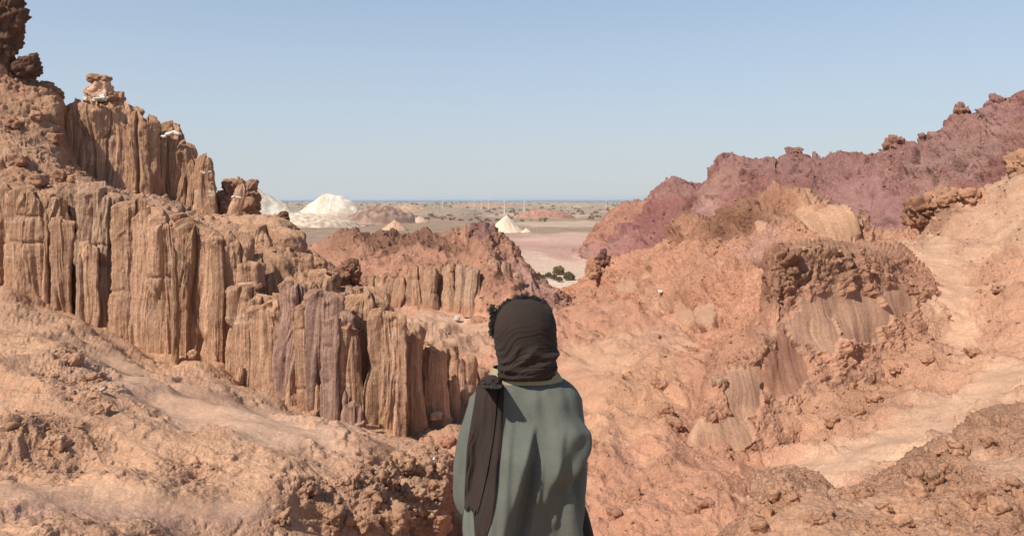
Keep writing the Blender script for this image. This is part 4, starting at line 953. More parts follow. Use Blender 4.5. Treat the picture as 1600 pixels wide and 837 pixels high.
# ------------------------------------------------------------------ shrubs
def leaf_mat(name, c):
    m, nt, b = newmat(name, .8, .1)
    g = nd(nt, 'ShaderNodeNewGeometry'); n = nd(nt, 'ShaderNodeTexNoise'); n.inputs['Scale'].default_value = 3.
    nt.links.new(g.outputs['Position'], n.inputs['Vector'])
    nt.links.new(mixc(nt, 'MIX', ramp(nt, n.outputs[0], .3, .7, 0, 1), (c[0] * .6, c[1] * .6, c[2] * .6, 1), (c[0] * 1.35, c[1] * 1.35, c[2] * 1.3, 1)), b.inputs['Base Color'])
    return m
m_leaf = leaf_mat("shrub_leaf", (.22, .17, .075)); m_leafd = leaf_mat("shrub_leaf_dark", (.17, .135, .075)); m_twig, _, b_ = newmat("twig"); b_.inputs['Base Color'].default_value = (.10, .065, .04, 1)
def foliage_mesh(rx, rz, n, size, rng):
    d = rng.normal(size=(n, 3)); d /= np.linalg.norm(d, axis=1, keepdims=True)
    d[:, 2] = np.abs(d[:, 2]) * 1.0
    rad = rng.uniform(.35, 1.0, n)**.5 * (1 + .35 * gnoise(d[:, 0] * 2 + rx * 9, d[:, 1] * 2, d[:, 2] * 2 + rz))
    c = d * rad[:, None] * np.array([rx, rx, rz])
    a_ = rng.normal(size=(n, 3)); a_ /= np.linalg.norm(a_, axis=1, keepdims=True)
    b2 = np.cross(a_, rng.normal(size=(n, 3))); b2 /= np.linalg.norm(b2, axis=1, keepdims=True)
    s = size * rng.uniform(.6, 1.4, (n, 1))
    v = np.stack([c - a_ * s, c - b2 * s * .4, c + a_ * s, c + b2 * s * .4], 1).reshape(-1, 3)
    return v, np.arange(4 * n).reshape(-1, 4)
shr = [(873, 426, 19, 11, 137, m_leaf, "round olive shrub standing apart on the pale basin floor"), (889, 434, 18, 10, 128, m_leafd, "dark olive shrub at the right end of the shrub row"), (857, 431, 10, 7, 131, m_leafd, "small grey green shrub left in the shrub row, under the olive one"),
       (866, 434, 10, 7, 128, m_leafd, "small dark round shrub in the middle of the shrub row"), (874, 437, 10, 6, 125, m_leafd, "low dark shrub between the middle one and the right end shrub"), (848, 433, 9, 5, 129, m_leafd, "low faint shrub at the left end of the row by the ridge"), (842, 431, 6, 6, 131, m_leafd, "tiny shrub just above the edge of the middle ridge")]
rng = np.random.RandomState(5)
for (px, pb, w, h, Y, mt, lb) in shr:
    k = Y / F
    zz = -13.0 - 0.15
    r = tag(empty("shrub", ((px - HX) * k, Y, (HY - pb) * k)), lb, "shrub", "shrubs on the basin floor")
    v, f = foliage_mesh(w * k / 2, h * k, 2600, .13, rng); v = v - np.array([0, 0, .12]); obj_np("foliage", v, f, mt, smooth=False, parent=r)
    vs, fs = [], []; off = 0
    for j in range(9):
        a_ = rng.uniform(0, 6.28); e1 = np.array([math.cos(a_) * w * k * .35, math.sin(a_) * w * k * .35, h * k * .8])
        tv, tf = tube([(0, 0, -.3), e1 * .5, e1], [.05, .03, .01], 5); vs.append(tv); fs.append(tf + off); off += len(tv)
    obj_np("stems", np.vstack(vs), np.vstack(fs), m_twig, parent=r)
# far scrub over the plain reads as a speckle: one object
def far_scrub():
    vs, fs, off = [], [], 0
    rng = np.random.RandomState(9)
    for i in range(520):
        Y = math.exp(rng.uniform(math.log(450), math.log(2800))); px = rng.uniform(430, 1010)
        s = rng.uniform(.7, 2.2) * (1 + Y / 2500)
        v, f = foliage_mesh(s, s * .75, 36, s * .35, rng)
        hgt = -12.6 if Y < 1300 else -11.5
        v = v + np.array([(px - HX) / F * Y, Y, hgt]); vs.append(v); fs.append(f + off); off += len(v)
    tag(obj_np("far_scrub", np.vstack(vs), np.vstack(fs), leaf_mat("scrub_leaf", (.19, .155, .095)), smooth=False), kind='stuff')
far_scrub()

# ------------------------------------------------------------------ loose stones and crumbs lying on the rough ground
rng = np.random.RandomState(21)
def rock_template(seed, sub):
    v, f = ico(sub); v = v.copy()
    m = np.abs(v).max(axis=1, keepdims=True); v = v * (.65 + .35 / m * .8)
    v = v * (1 + .45 * gnoise(v[:, 0] * 1.3 + seed, v[:, 1] * 1.3, v[:, 2] * 1.3))[:, None]
    f1, f2, idn = cells(v[:, 0] * 1.4 + seed, v[:, 1] * 1.4, v[:, 2] * 1.4, 3)
    return v * (1 + .28 * (idn - .5) + .2 * np.minimum(f2 - f1, .3))[:, None], f
M_STONE = [earth("stone_" + nm, .6, 1.0, colour=tuple(c), var=.8) for nm, c in (("tan", TAN * .95), ("brown", BROWN * 1.25), ("orange", ORANGE * .95), ("dark", CRUST * 1.6))]
templ = []
for i in range(10):
    v, f = rock_template(i * 3.7, 2)
    templ.append([mesh_np("stone", v, f, m_, None, smooth=False) for m_ in M_STONE])
def scatter(name, n_small, n_big, smin, smax, pal, rmin=.5, pxmin=-20, pxmax=1620, lim=None):
    q, n, R, col, PX, PY, ob = SCATTER[name]
    pr = HX + q[..., 0] / q[..., 1] * F; pz = HY - q[..., 2] / q[..., 1] * F
    ok = (R > rmin) & (pr > pxmin) & (pr < pxmax) & (pz < 880) & ((n[..., 1] < .1) | (n[..., 2] > .5))
    w = np.where(ok, R**2, 0).ravel(); w = w / w.sum()
    # the grid is about even in the picture, so picking vertices spreads the stones evenly in view
    flat_q = q.reshape(-1, 3); flat_c = col.reshape(-1, 3)
    idx = rng.choice(len(w), n_small + n_big, p=w)
    vs, cs, fs = [], [], []; off = 0
    t0 = [rock_template(50 + i * 2.3, 1) for i in range(6)]
    for c_, i in enumerate(idx):
        p = flat_q[i]; k = p[1] / F
        if c_ < n_small:
            s = k * min(8, rng.lognormal(math.log(smin), .5)) * .5
            v, f = t0[rng.randint(6)]
            a_ = rng.uniform(0, 6.28); c, s_ = math.cos(a_), math.sin(a_)
            vv = v * np.array([1, rng.uniform(.6, 1), rng.uniform(.5, .9)]) * s
            vv = np.stack([vv[:, 0] * c - vv[:, 1] * s_, vv[:, 0] * s_ + vv[:, 1] * c, vv[:, 2]], 1) + p + np.array([0, 0, s * .15])
            vs.append(vv); fs.append(f + off); off += len(v)
            cs.append(np.broadcast_to(flat_c[i] * rng.uniform(.72, 1.12), v.shape))
        else:
            s = k * rng.uniform(5, smax) * .55
            t = templ[rng.randint(10)][rng.choice(4, p=pal)]
            o = bpy.data.objects.new("stone", t); COL.objects.link(o); o.parent = ob
            o.location = p + np.array([0, 0, s * .1]); o.rotation_euler = tuple(rng.uniform(0, 6.28, 3)); o.scale = (s, s * rng.uniform(.6, 1), s * rng.uniform(.5, .9))
    if n_small:
        o = obj_np("crumbs", np.vstack(vs), np.vstack(fs), M_NEAR, np.vstack(cs), smooth=False, parent=ob)
        o['kind'] = 'stuff'
scatter("left_hill", 2600, 60, 3.0, 13, (.5, .3, .1, .1), rmin=.5)
scatter("right_foreground_rock", 2400, 60, 3.4, 17, (.35, .35, .1, .2), rmin=.6)
scatter("right_slope", 3200, 60, 2.8, 10, (.3, .3, .35, .05), rmin=.4, pxmin=1040)
scatter("gully_floor", 2200, 40, 2.8, 10, (.3, .3, .4, 0), rmin=.35)
scatter("right_bluff", 1200, 50, 3.0, 12, (.1, .4, .2, .3), rmin=.6)
scatter("orange_ridge", 1300, 35, 2.8, 9, (.1, .35, .35, .2), rmin=.6)
scatter("brown_ridge", 900, 25, 2.8, 9, (.1, .3, .2, .4), rmin=.6)
scatter("cliff_terrace", 1500, 35, 3.0, 11, (.4, .4, 0, .2), rmin=.6, pxmax=760)
scatter("purple_ridge", 900, 20, 2.8, 9, (0, .3, .2, .5), rmin=.5)
scatter("far_purple_ridge", 500, 10, 2.6, 7, (0, .3, .2, .5), rmin=.5)
def embed(name, part, spots, tone, sc, sd_, sub=4, rough=.3):
    """blocks half buried in a landform, as parts of it: (px, py, w, h)"""
    ob = SCATTER[name][6] if name in SCATTER else None
    for i_, (px, py, w, h) in enumerate(spots):
        Y = surfY(name, px, py, 6)
        if Y is None: continue
        crag(part, px, py + h * .12, w, h, Y + .26 * w * Y / F, deep=.9, rot=random.uniform(-.5, .5), tone=tone * random.uniform(.85, 1.1), tone2=tone * random.uniform(.8, 1.0), seed=sd_ + i_ * 1.3, sub=sub, sc=sc, rough=rough, boxy=.85, parent=ob)
random.seed(8)
embed("right_foreground_rock", "block", [(1442, 742, 34, 40), (1462, 752, 22, 44), (1478, 735, 20, 36), (1430, 768, 26, 30), (1340, 772, 30, 20), (1356, 766, 22, 18), (1530, 770, 34, 26), (1560, 790, 26, 20), (1500, 700, 26, 18), (1195, 800, 26, 30), (1212, 770, 30, 20), (1276, 812, 22, 20), (1292, 806, 20, 16), (1236, 778, 24, 14), (1186, 822, 22, 20), (1410, 815, 26, 16), (1590, 760, 30, 24), (1380, 790, 22, 16), (1545, 690, 24, 14), (1480, 800, 24, 18)], BROWN * 1.25, .42, 300)
embed("left_hill", "block", [(655, 735, 46, 40), (676, 762, 40, 44), (640, 770, 44, 40), (610, 800, 50, 40), (668, 800, 36, 30), (580, 770, 40, 30), (600, 740, 40, 26), (630, 720, 34, 22), (560, 815, 44, 30), (688, 740, 24, 34), (520, 800, 40, 26), (545, 750, 30, 18), (90, 690, 26, 16), (30, 660, 30, 18), (70, 700, 20, 14), (160, 640, 20, 18), (150, 590, 22, 14), (110, 560, 22, 14), (480, 760, 30, 18), (440, 810, 34, 20)], TAN * .95, .6, 340, sub=5, rough=.35)
embed("cliff_terrace", "block", [(60, 280, 26, 16), (95, 272, 24, 18), (30, 250, 26, 18), (118, 278, 18, 16), (520, 430, 22, 20), (500, 412, 20, 20), (560, 455, 22, 18), (20, 190, 24, 14), (60, 180, 20, 12), (85, 215, 20, 14), (230, 325, 18, 10), (280, 340, 20, 10)], BROWN * 1.2, .6, 380)
embed("right_slope", "block", [(1368, 620, 26, 14), (1340, 640, 22, 12), (1400, 575, 22, 12), (1450, 560, 20, 12), (1300, 655, 22, 12), (1520, 550, 22, 10), (1420, 520, 20, 12), (1560, 450, 18, 10)], ORANGE * .5 + BROWN * .6, .5, 400)
embed("gully_floor", "block", [(1040, 640, 26, 16), (1056, 662, 22, 20), (1030, 600, 22, 14), (700, 690, 26, 18), (720, 715, 24, 20), (1100, 785, 30, 14), (1080, 795, 24, 12), (660, 655, 20, 14), (960, 800, 22, 12), (990, 770, 22, 12)], ORANGE * .9, .5, 420)
random.seed(9)
for i_ in range(14):
    k_ = random.randrange(2, 32); px_, w_, t_, b__, Y_, tn_ = lower[k_]
    o = crag("fallen_block", px_ + random.uniform(-w_, w_) * .5, b__ - random.uniform(0, 14), random.uniform(10, 24), random.uniform(8, 18), Y_ - w_ * .4 * Y_ / F, tone=tn_ * .95, tone2=TAN * .9, seed=440 + i_, sub=3, sc=.4, rough=.25, boxy=.6, parent=cliff)
    o.location = (9, -29, 6)
def white_stone(px, py, w, name, lb, seed):
    Y = surfY(name, px, py + 2, 4) or 28
    tag(crag("white_stone", px, py, w, w * .75, Y - .02, tone=WHITE * .95, tone2=WHITE * .8, seed=seed, sub=3, sc=.35, rough=.3, boxy=.5), lb, "stone")
white_stone(1290, 553, 13, "right_slope", "white stone below the largest smooth grey panel on the right slope", 61)
white_stone(161, 606, 10, "left_hill", "small white stone on the left sandy bank", 62)
white_stone(676, 716, 9, "left_hill", "white streaky stone at the upper rim of the crumbling bank by the gully", 63)
white_stone(714, 497, 9, "gully_floor", "flat white stone on the sandy floor below the middle brown ridge", 64)
white_stone(1032, 455, 7, "orange_ridge", "tiny white stone on the orange ridge right of the arch", 65)
# ------------------------------------------------------------------ the person
YW = 2.75
KW = YW / F
def q_(px, py, dy=0.0): return ((px - HX) * KW, YW + dy, (HY - py) * KW)
def cloth_mat(name, c, c2, rough=.9, wrinkle=1.0, wv=260.0):
    m, nt, b = newmat(name, rough, .15)
    L = nt.links
    b.inputs['Sheen Weight'].default_value = .03
    g = nd(nt, 'ShaderNodeNewGeometry')
    n = nd(nt, 'ShaderNodeTexNoise'); n.inputs['Scale'].default_value = 7; n.inputs['Detail'].default_value = 5
    L.new(g.outputs['Position'], n.inputs['Vector'])
    mp = nd(nt, 'ShaderNodeMapping'); mp.inputs['Scale'].default_value = (1, 1, .12); L.new(g.outputs['Position'], mp.inputs[0])
    n2 = nd(nt, 'ShaderNodeTexNoise'); n2.inputs['Scale'].default_value = 380; n2.inputs['Detail'].default_value = 3; L.new(mp.outputs[0], n2.inputs['Vector'])
    mp3 = nd(nt, 'ShaderNodeMapping'); mp3.inputs['Scale'].default_value = (.12, .12, 1); L.new(g.outputs['Position'], mp3.inputs[0])
    n3 = nd(nt, 'ShaderNodeTexNoise'); n3.inputs['Scale'].default_value = 380; n3.inputs['Detail'].default_value = 3; L.new(mp3.outputs[0], n3.inputs['Vector'])
    col = mixc(nt, 'MIX', ramp(nt, n.outputs[0], .3, .7, 0, 1), (*c, 1), (*c2, 1))
    ad = nd(nt, 'ShaderNodeMath', operation='ADD'); L.new(n2.outputs[0], ad.inputs[0]); L.new(n3.outputs[0], ad.inputs[1])
    col = mixc(nt, 'MULTIPLY', 1.0, col, mixc(nt, 'MIX', ramp(nt, ad.outputs[0], .8, 1.2, 0, 1), (.94, .94, .94, 1), (1.05, 1.05, 1.05, 1)))
    L.new(col, b.inputs['Base Color'])
    bp = nd(nt, 'ShaderNodeBump'); bp.inputs['Distance'].default_value = .0012; bp.inputs['Strength'].default_value = .7 * wrinkle
    L.new(ad.outputs[0], bp.inputs['Height'])
    mp4 = nd(nt, 'ShaderNodeMapping'); mp4.inputs['Scale'].default_value = (1, 1, .35); L.new(g.outputs['Position'], mp4.inputs[0])
    n4 = nd(nt, 'ShaderNodeTexNoise'); n4.inputs['Scale'].default_value = 26; n4.inputs['Detail'].default_value = 4; L.new(mp4.outputs[0], n4.inputs['Vector'])
    bp2 = nd(nt, 'ShaderNodeBump'); bp2.inputs['Distance'].default_value = .006; bp2.inputs['Strength'].default_value = .5 * wrinkle
    L.new(n4.outputs[0], bp2.inputs['Height']); L.new(bp.outputs[0], bp2.inputs['Normal'])
    L.new(bp2.outputs[0], b.inputs['Normal'])
    return m
m_tunic = cloth_mat("tunic_cloth", (.100, .104, .086), (.120, .124, .103))
m_scarf = cloth_mat("scarf_cloth", (.029, .019, .016), (.038, .025, .020), wrinkle=.8)
m_skirt = cloth_mat("black_cloth", (.012, .012, .013), (.018, .017, .018))
m_skin, _, b_ = newmat("skin", .55, .35); b_.inputs['Base Color'].default_value = (.50, .29, .19, 1); b_.inputs['Subsurface Weight'].default_value = .08; b_.inputs['Subsurface Scale'].default_value = .02
m_hair, _, b_ = newmat("hair", .5, .4); b_.inputs['Base Color'].default_value = (.012, .009, .008, 1)
m_under, _, b_ = newmat("khaki_cloth"); b_.inputs['Base Color'].default_value = (.30, .25, .15, 1)
m_shoe, _, b_ = newmat("shoe_leather", .5, .3); b_.inputs['Base Color'].default_value = (.03, .025, .02, 1)
m_eye, _, b_ = newmat("eye_white", .2, .5); b_.inputs['Base Color'].default_value = (.7, .68, .65, 1)

def ring_loft(rows, n=72, nz=None, power=2.3, cap=True):
    """rows of (px, py, half width px, half depth m, dy) from top to bottom -> closed tube"""
    R = np.array(rows, float)
    m = nz or len(rows) * 6
    t = np.linspace(0, len(rows) - 1, m)
    Q = pchip(np.arange(len(rows)), R, t)
    a_ = np.linspace(0, 2 * np.pi, n, endpoint=False)
    c, s_ = np.cos(a_), np.sin(a_); e_ = 2 / power
    ex = np.sign(c) * np.abs(c)**e_; ey = np.sign(s_) * np.abs(s_)**e_
    X = (Q[:, 0:1] - HX) * KW + ex * Q[:, 2:3] * KW
    Yy = YW + Q[:, 4:5] + ey * Q[:, 3:4]
    Z = np.broadcast_to((HY - Q[:, 1:2]) * KW, X.shape)
    v = np.stack([X, Yy, Z], -1).reshape(-1, 3)
    f = grid_faces(m, n, True)
    tris = [tuple(q) for q in f]
    if cap:
        v = np.vstack([v, v[:n].mean(0), v[-n:].mean(0)])
        k = len(v)
        for i in range(n):
            tris.append((k - 2, (i + 1) % n, i)); tris.append((k - 1, (m - 1) * n + i, (m - 1) * n + (i + 1) % n))
    return v, tris
def limb(pts, n=28, m=40):
    """tube through (px, py, dy, radius m) with round ends"""
    R = np.array([(*q_(p[0], p[1], p[2]), p[3]) for p in pts])
    d = np.r_[0, np.cumsum(np.linalg.norm(np.diff(R[:, :3], axis=0), axis=1))]
    Q = pchip(d, R, np.linspace(0, d[-1], m))
    v, f = tube(Q[:, :3], Q[:, 3], n)
    f = [tuple(x) for x in f]
    v = np.vstack([v, Q[0, :3] * 1.0, Q[-1, :3]]); k = len(v)
    for i in range(n):
        f.append((k - 2, (i + 1) % n, i)); f.append((k - 1, (m - 1) * n + i, (m - 1) * n + (i + 1) % n))
    return v, f
def ball(px, py, dy, rx, ry, rz):
    v, f = ico(4); c = np.array(q_(px, py, dy))
    return v * np.array([rx, ry, rz]) + c, [tuple(x) for x in f]
def fuse(name, pieces, voxel, smooth=4):
    vs, fs, off = [], [], 0
    for v, f in pieces:
        vs.append(np.asarray(v)); fs += [tuple(int(i) + off for i in t) for t in f]; off += len(v)
    me = bpy.data.meshes.new(name); me.from_pydata(np.vstack(vs).tolist(), [], fs); me.update()
    o = bpy.data.objects.new(name, me); COL.objects.link(o)
    r = o.modifiers.new("r", 'REMESH'); r.mode = 'VOXEL'; r.voxel_size = voxel; r.use_smooth_shade = True
    sm = o.modifiers.new("s", 'SMOOTH'); sm.iterations = smooth; sm.factor = .6
    dg = bpy.context.evaluated_depsgraph_get()
    ev = bpy.data.meshes.new_from_object(o.evaluated_get(dg))
    bpy.data.objects.remove(o); bpy.data.meshes.remove(me)
    ev.name = name
    v = np.empty(len(ev.vertices) * 3, np.float32); ev.vertices.foreach_get("co", v); v = v.reshape(-1, 3)
    nn = np.empty(len(ev.vertices) * 3, np.float32); ev.vertices.foreach_get("normal", nn); nn = nn.reshape(-1, 3)
    return ev, v, nn
feet_z = -1.985
person = empty("person", (q_(822, 600)[0], YW, feet_z))
tag(person, "person seen from behind in a loose grey green tunic and dark brown head scarf", "person")
def pobj(name, me, mat, parent=None):
    me.materials.clear(); me.materials.append(mat)
    me.polygons.foreach_set("use_smooth", np.ones(len(me.polygons), bool))
    o = bpy.data.objects.new(name, me); COL.objects.link(o); o.parent = parent or person
    if parent is None: o.location = -person.location
    return o
FEET = HY - feet_z / KW
# body: one continuous surface
pc = [ring_loft([(822, 585, 22, .05, .03), (822, 600, 40, .075, .03), (822, 622, 70, .080, .03), (822, 680, 70, .10, .03), (822, 760, 62, .09, .03), (822, 830, 70, .10, .03), (822, 890, 72, .10, .03), (822, 925, 60, .09, .03)]),
      limb([(822, 560, .03, .052), (822, 600, .02, .056)]), ball(820, 522, .045, .076, .098, .118), ball(820, 556, .085, .052, .055, .05),
      ball(820, 528, .148, .011, .018, .02), ball(820, 514, .135, .045, .012, .012), ball(820, 548, .135, .022, .010, .008), ball(784, 527, .05, .008, .018, .03), ball(856, 527, .05, .008, .018, .03)]
for s_, hx in ((-1, 776), (1, 868)):
    sx = 822 + s_ * 68
    pc.append(limb([(sx, 634, .035, .036), (sx + s_ * 4, 700, .04, .030), (sx + s_ * 1, 762, .065, .028), (sx - s_ * 18, 776, .16, .026), (822 + s_ * 22, 766, .27, .024)]))
    # palm, four unequal bent fingers and a thumb from the side of the palm
    hxp = 822 + s_ * 12
    pc.append(limb([(822 + s_ * 22, 766, .27, .024), (hxp, 765, .31, .030), (hxp - s_ * 4, 765, .345, .028)], 16, 12))
    for j, (dz, ln) in enumerate(((-14, .060), (-5, .070), (4, .066), (12, .052))):
        pc.append(limb([(hxp - s_ * 4, 765 + dz * .8, .34, .0095), (hxp - s_ * 10, 765 + dz, .34 + ln * .5, .009), (hxp - s_ * 20, 767 + dz, .34 + ln * .8, .008)], 10, 12))
    pc.append(limb([(hxp, 757, .30, .012), (hxp - s_ * 6, 744, .325, .010), (hxp - s_ * 14, 740, .345, .0085)], 10, 12))
    lx = 822 + s_ * 34
    pc.append(limb([(lx, 900, .03, .085), (lx, 1010, .03, .068), (lx, 1110, .03, .05), (lx, 1160, .035, .055), (lx, FEET - 30, .03, .036), (lx, FEET - 14, .04, .04), (lx, FEET - 12, .13, .03)]))
me, v, nn = fuse("body", pc, .0075, 2)
body = pobj("body", me, m_skin)
for s_ in (-1, 1):
    v, f = ball(820 + s_ * 15, 520, .135, .012, .012, .012); obj_np("eye", v, np.array(f), m_eye, parent=body)
    lx = 822 + s_ * 34
    me, v, nn = fuse("shoe", [ball(lx, FEET - 18, .09, .048, .14, .045), ball(lx, FEET - 26, .0, .045, .055, .055)], .008, 3)
    v[:, 2] = np.maximum(v[:, 2], feet_z + .002); me.vertices.foreach_set("co", v.ravel()); pobj("shoe", me, m_shoe)
# long black skirt, showing at the right under the tunic's slit
me, v, nn = fuse("skirt", [ring_loft([(822, 740, 62, .10, .04), (830, 790, 84, .12, .04), (836, 837, 92, .135, .05), (838, 900, 102, .15, .05), (836, 1050, 118, .18, .05), (832, FEET - 30, 132, .2, .05)], power=2.2)], .012, 2)
fo = .010 * np.abs(gnoise(v[:, 0] * 18, v[:, 1] * 18, v[:, 2] * 1.2)) * sstep(-1.0, -1.4, v[:, 2])
me.vertices.foreach_set("co", (v + nn * fo[:, None]).ravel()); pobj("skirt", me, m_skirt)
# tunic: back and both wide sleeves in one cloth, then folds
tp = [ring_loft([(822, 590, 46, .056, .03), (822, 595, 56, .068, .03), (822, 600, 66, .085, .03), (823, 618, 83, .105, .03), (824, 650, 89, .118, .03), (825, 700, 90, .125, .03), (824, 760, 92, .128, .03), (818, 837, 92, .135, .03), (816, 900, 95, .145, .03), (814, 1000, 102, .155, .03)], 96, 90, 2.5),
      limb([(758, 628, .03, .056), (748, 670, .03, .062), (741, 730, .04, .070), (740, 780, .06, .074), (747, 800, .13, .068), (770, 800, .22, .058), (795, 790, .28, .050)], 36, 60),
      limb([(886, 628, .03, .056), (891, 680, .04, .055), (893, 730, .05, .054), (890, 765, .07, .054), (880, 782, .14, .050), (868, 785, .22, .050), (850, 780, .28, .046)], 36, 60)]
me, v, nn = fuse("tunic", tp, .0062, 6)
X = v[:, 0] / KW + HX; Zp = HY - v[:, 2] / KW
back = sstep(-.25, -.7, nn[:, 1])
def saw(p0, p1, w0, w1, amp, Ln, soft=0.15, curve=0.0):
    """a fold: slowly rising on its left, falling away on its right, from p0 down to p1 (photo px)"""
    p0, p1 = np.array(p0, float), np.array(p1, float)
    d = p1 - p0; Lg = np.hypot(*d); d /= Lg
    t = ((X - p0[0]) * d[0] + (Zp - p0[1]) * d[1]) / Lg
    sgn = -((X - p0[0]) * d[1] * -1 + (Zp - p0[1]) * d[0]) * 1.0
    sgn = sgn + curve * 4 * t * (1 - t)
    w = w0 + (w1 - w0) * np.clip(t, 0, 1)
    g = sstep(-Ln, 0, sgn) * (1 - sstep(0, 1, sgn / w))
    return amp * g * sstep(-.05, soft + .1, t) * sstep(1.25, 1.0 - soft, t)
d = np.zeros(len(v))
d += saw((832, 655), (778, 850), 7, 26, .066, 76)
d += saw((786, 590), (776, 850), 6, 10, .012, 30)
d += saw((893, 640), (845, 775), 26, 18, .024, 56, curve=6)
d += saw((918, 655), (884, 735), 20, 12, .034, 46)
d += saw((868, 690), (846, 765), 14, 10, .010, 26)
d += saw((886, 735), (893, 850), 8, 16, .022, 24)
d += saw((868, 745), (864, 800), 6, 8, .010, 14)
d += saw((850, 775), (812, 850), 16, 22, .012, 30)
d += saw((800, 640), (792, 845), 6, 10, .010, 22)
d += saw((846, 690), (822, 845), 7, 12, .014, 26)
d += saw((872, 650), (858, 735), 8, 9, .008, 20)
d += saw((902, 745), (904, 850), 5, 7, .012, 14)
d += saw((836, 600), (834, 700), 20, 22, .006, 24)
d += saw((866, 610), (862, 690), 24, 24, .006, 24)
d += saw((745, 650), (728, 780), 8, 8, .008, 14)
d += saw((738, 760), (752, 830), 6, 8, .012, 16)
d += saw((912, 690), (906, 790), 6, 8, .010, 12)
wr = gnoise(v[:, 0] * 16 + v[:, 2] * 5, v[:, 1] * 9, v[:, 2] * 3.5)
wr2 = gnoise(v[:, 0] * 34 + v[:, 2] * 9, v[:, 1] * 20, v[:, 2] * 8 + 4)
low = sstep(-.62, -.95, v[:, 2])
d = d * 1.45 * back + .006 * wr * (.5 + low) + .0028 * wr2 + .006 * np.abs(gnoise(v[:, 0] * 12, v[:, 1] * 12, v[:, 2] * 1.5)) * low
v = v + nn * d[:, None].astype(np.float32)
me.vertices.foreach_set("co", v.ravel()); me.update()
tunic = pobj("tunic", me, m_tunic)
# neckband and khaki under-collar
for nm, rows, mt in (("under_collar", [(818, 576, 48, .058, .03), (820, 587, 55, .072, .03), (821, 597, 60, .078, .03)], m_under),):
    cv, cf = ring_loft(rows, 64, 14, cap=False); obj_np(nm, cv, np.array(cf), mt, parent=person).location = -person.location
# head scarf: wrapped over the head, open at the face, wound once round the neck
rows = [(819, 467, 3, .010, .02), (820, 468.5, 18, .035, .02), (820, 472, 27, .058, .02), (820, 480, 37, .080, .02), (820, 494, 45.5, .098, .02), (820, 512, 49.5, .108, .02), (821, 532, 49, .108, .02), (822, 550, 46.5, .102, .015), (823, 562, 44.5, .092, .01), (823, 572, 43, .085, .01), (823, 581, 44, .08, .015), (823, 590, 47, .076, .02)]
R = np.array(rows, float); n, m = 260, 220
Q = pchip(np.r_[0, np.cumsum(np.maximum(np.hypot(np.diff(R[:, 1]), np.diff(R[:, 2])), 1e-3))], R, np.linspace(0, np.sum(np.hypot(np.diff(R[:, 1]), np.diff(R[:, 2]))), m))
a_ = np.linspace(0, 2 * np.pi, n, endpoint=False)
hx = (Q[:, 0:1] - HX) * KW + np.cos(a_) * Q[:, 2:3] * KW; hy = YW + Q[:, 4:5] + np.sin(a_) * Q[:, 3:4]; hz = (HY - Q[:, 1:2]) * KW + 0 * hx
hp = hx / KW + HX; hq = HY - hz / KW
# pleats run as nested arcs swinging out of the nape at the left
cx, cy = 835, 612
rad = np.hypot((hp - cx) * 1.18, (hq - cy) * .92); ang = np.arctan2(hq - cy, hp - cx)
ph = rad / 5.2 + 2.2 * gnoise(hp / 38, hq / 38, 1.0) + .9 * np.sin(ang * 2)
pl = np.abs(gnoise(ph * .8, ang * 1.1, 3.3)) * 2.0 + .8 * np.abs(gnoise(ph * 1.9, ang * 2.2, 9.3))
am = .0024 * sstep(475, 520, hq) * (.35 + .9 * sstep(500, 560, hq)) + .0006
fr = sstep(.5, -.3, np.sin(a_))[None, :]
dd = am * pl
# heavier creased rolls at the nape
for (x0, y0, x1, y1, w, h_) in ((782, 578, 832, 545, 5, .010), (800, 577, 868, 556, 6, .014), (832, 546, 868, 552, 6, .010), (780, 588, 850, 574, 5, .012), (815, 585, 872, 572, 5, .013), (785, 566, 812, 540, 4, .007)):
    dx_, dy_ = x1 - x0, y1 - y0; L_ = math.hypot(dx_, dy_)
    t = ((hp - x0) * dx_ + (hq - y0) * dy_) / L_**2; s2 = ((hp - x0) * dy_ - (hq - y0) * dx_) / L_ + 6 * np.sin(np.clip(t, 0, 1) * 3.1) - 3
    dd = dd + h_ * np.exp(-(s2 / w)**2) * sstep(-.3, .2, t) * sstep(1.3, .8, t) * fr
nx, ny = np.cos(a_)[None, :], np.sin(a_)[None, :]
hx = hx + nx * dd; hy = hy + ny * dd
hz = hz + .0 * dd
V_ = np.stack([hx, hy, hz], -1)
fc = grid_faces(m, n, True)
ctr = V_.reshape(-1, 3)[fc].mean(1)
face_open = (((ctr[:, 0] - q_(820, 0)[0]) / .058)**2 + ((ctr[:, 2] - q_(0, 528)[2]) / .082)**2 < 1) & (ctr[:, 1] > YW + .06)
scarf = obj_np("head_scarf", V_.reshape(-1, 3), fc[~face_open], m_scarf, parent=person, smooth=True); scarf.location = -person.location
# loose wrap round the neck
tt = np.linspace(0, 2 * np.pi, 220, endpoint=False); uu = np.linspace(0, 2 * np.pi, 48, endpoint=False)
T2, U2 = np.meshgrid(tt, uu, indexing='ij')
tilt = 6 * np.cos(T2) * -1
rx = 44 * KW; ry = .078
cxr = q_(822, 0)[0] + np.cos(T2) * rx; cyr = YW + .018 + np.sin(T2) * ry; czr = (HY - (579 + tilt * .6)) * KW
tr = .0135 + .003 * gnoise(T2 * 1.2, U2 * .8, 5) + .0024 * np.abs(gnoise(T2 * 1.0, U2 * 3.5 + T2 * 1.5, 2)) * 2
tr = tr * (.85 + .3 * np.sin(T2 * 1.0 + 2))
wv = np.stack([cxr + np.cos(T2) * np.cos(U2) * tr * .75, cyr + np.sin(T2) * np.cos(U2) * tr * .75, czr + np.sin(U2) * tr * .82], -1)
fw = []
nt2, nu2 = len(tt), len(uu)
ii, jj = np.meshgrid(np.arange(nt2), np.arange(nu2), indexing='ij')
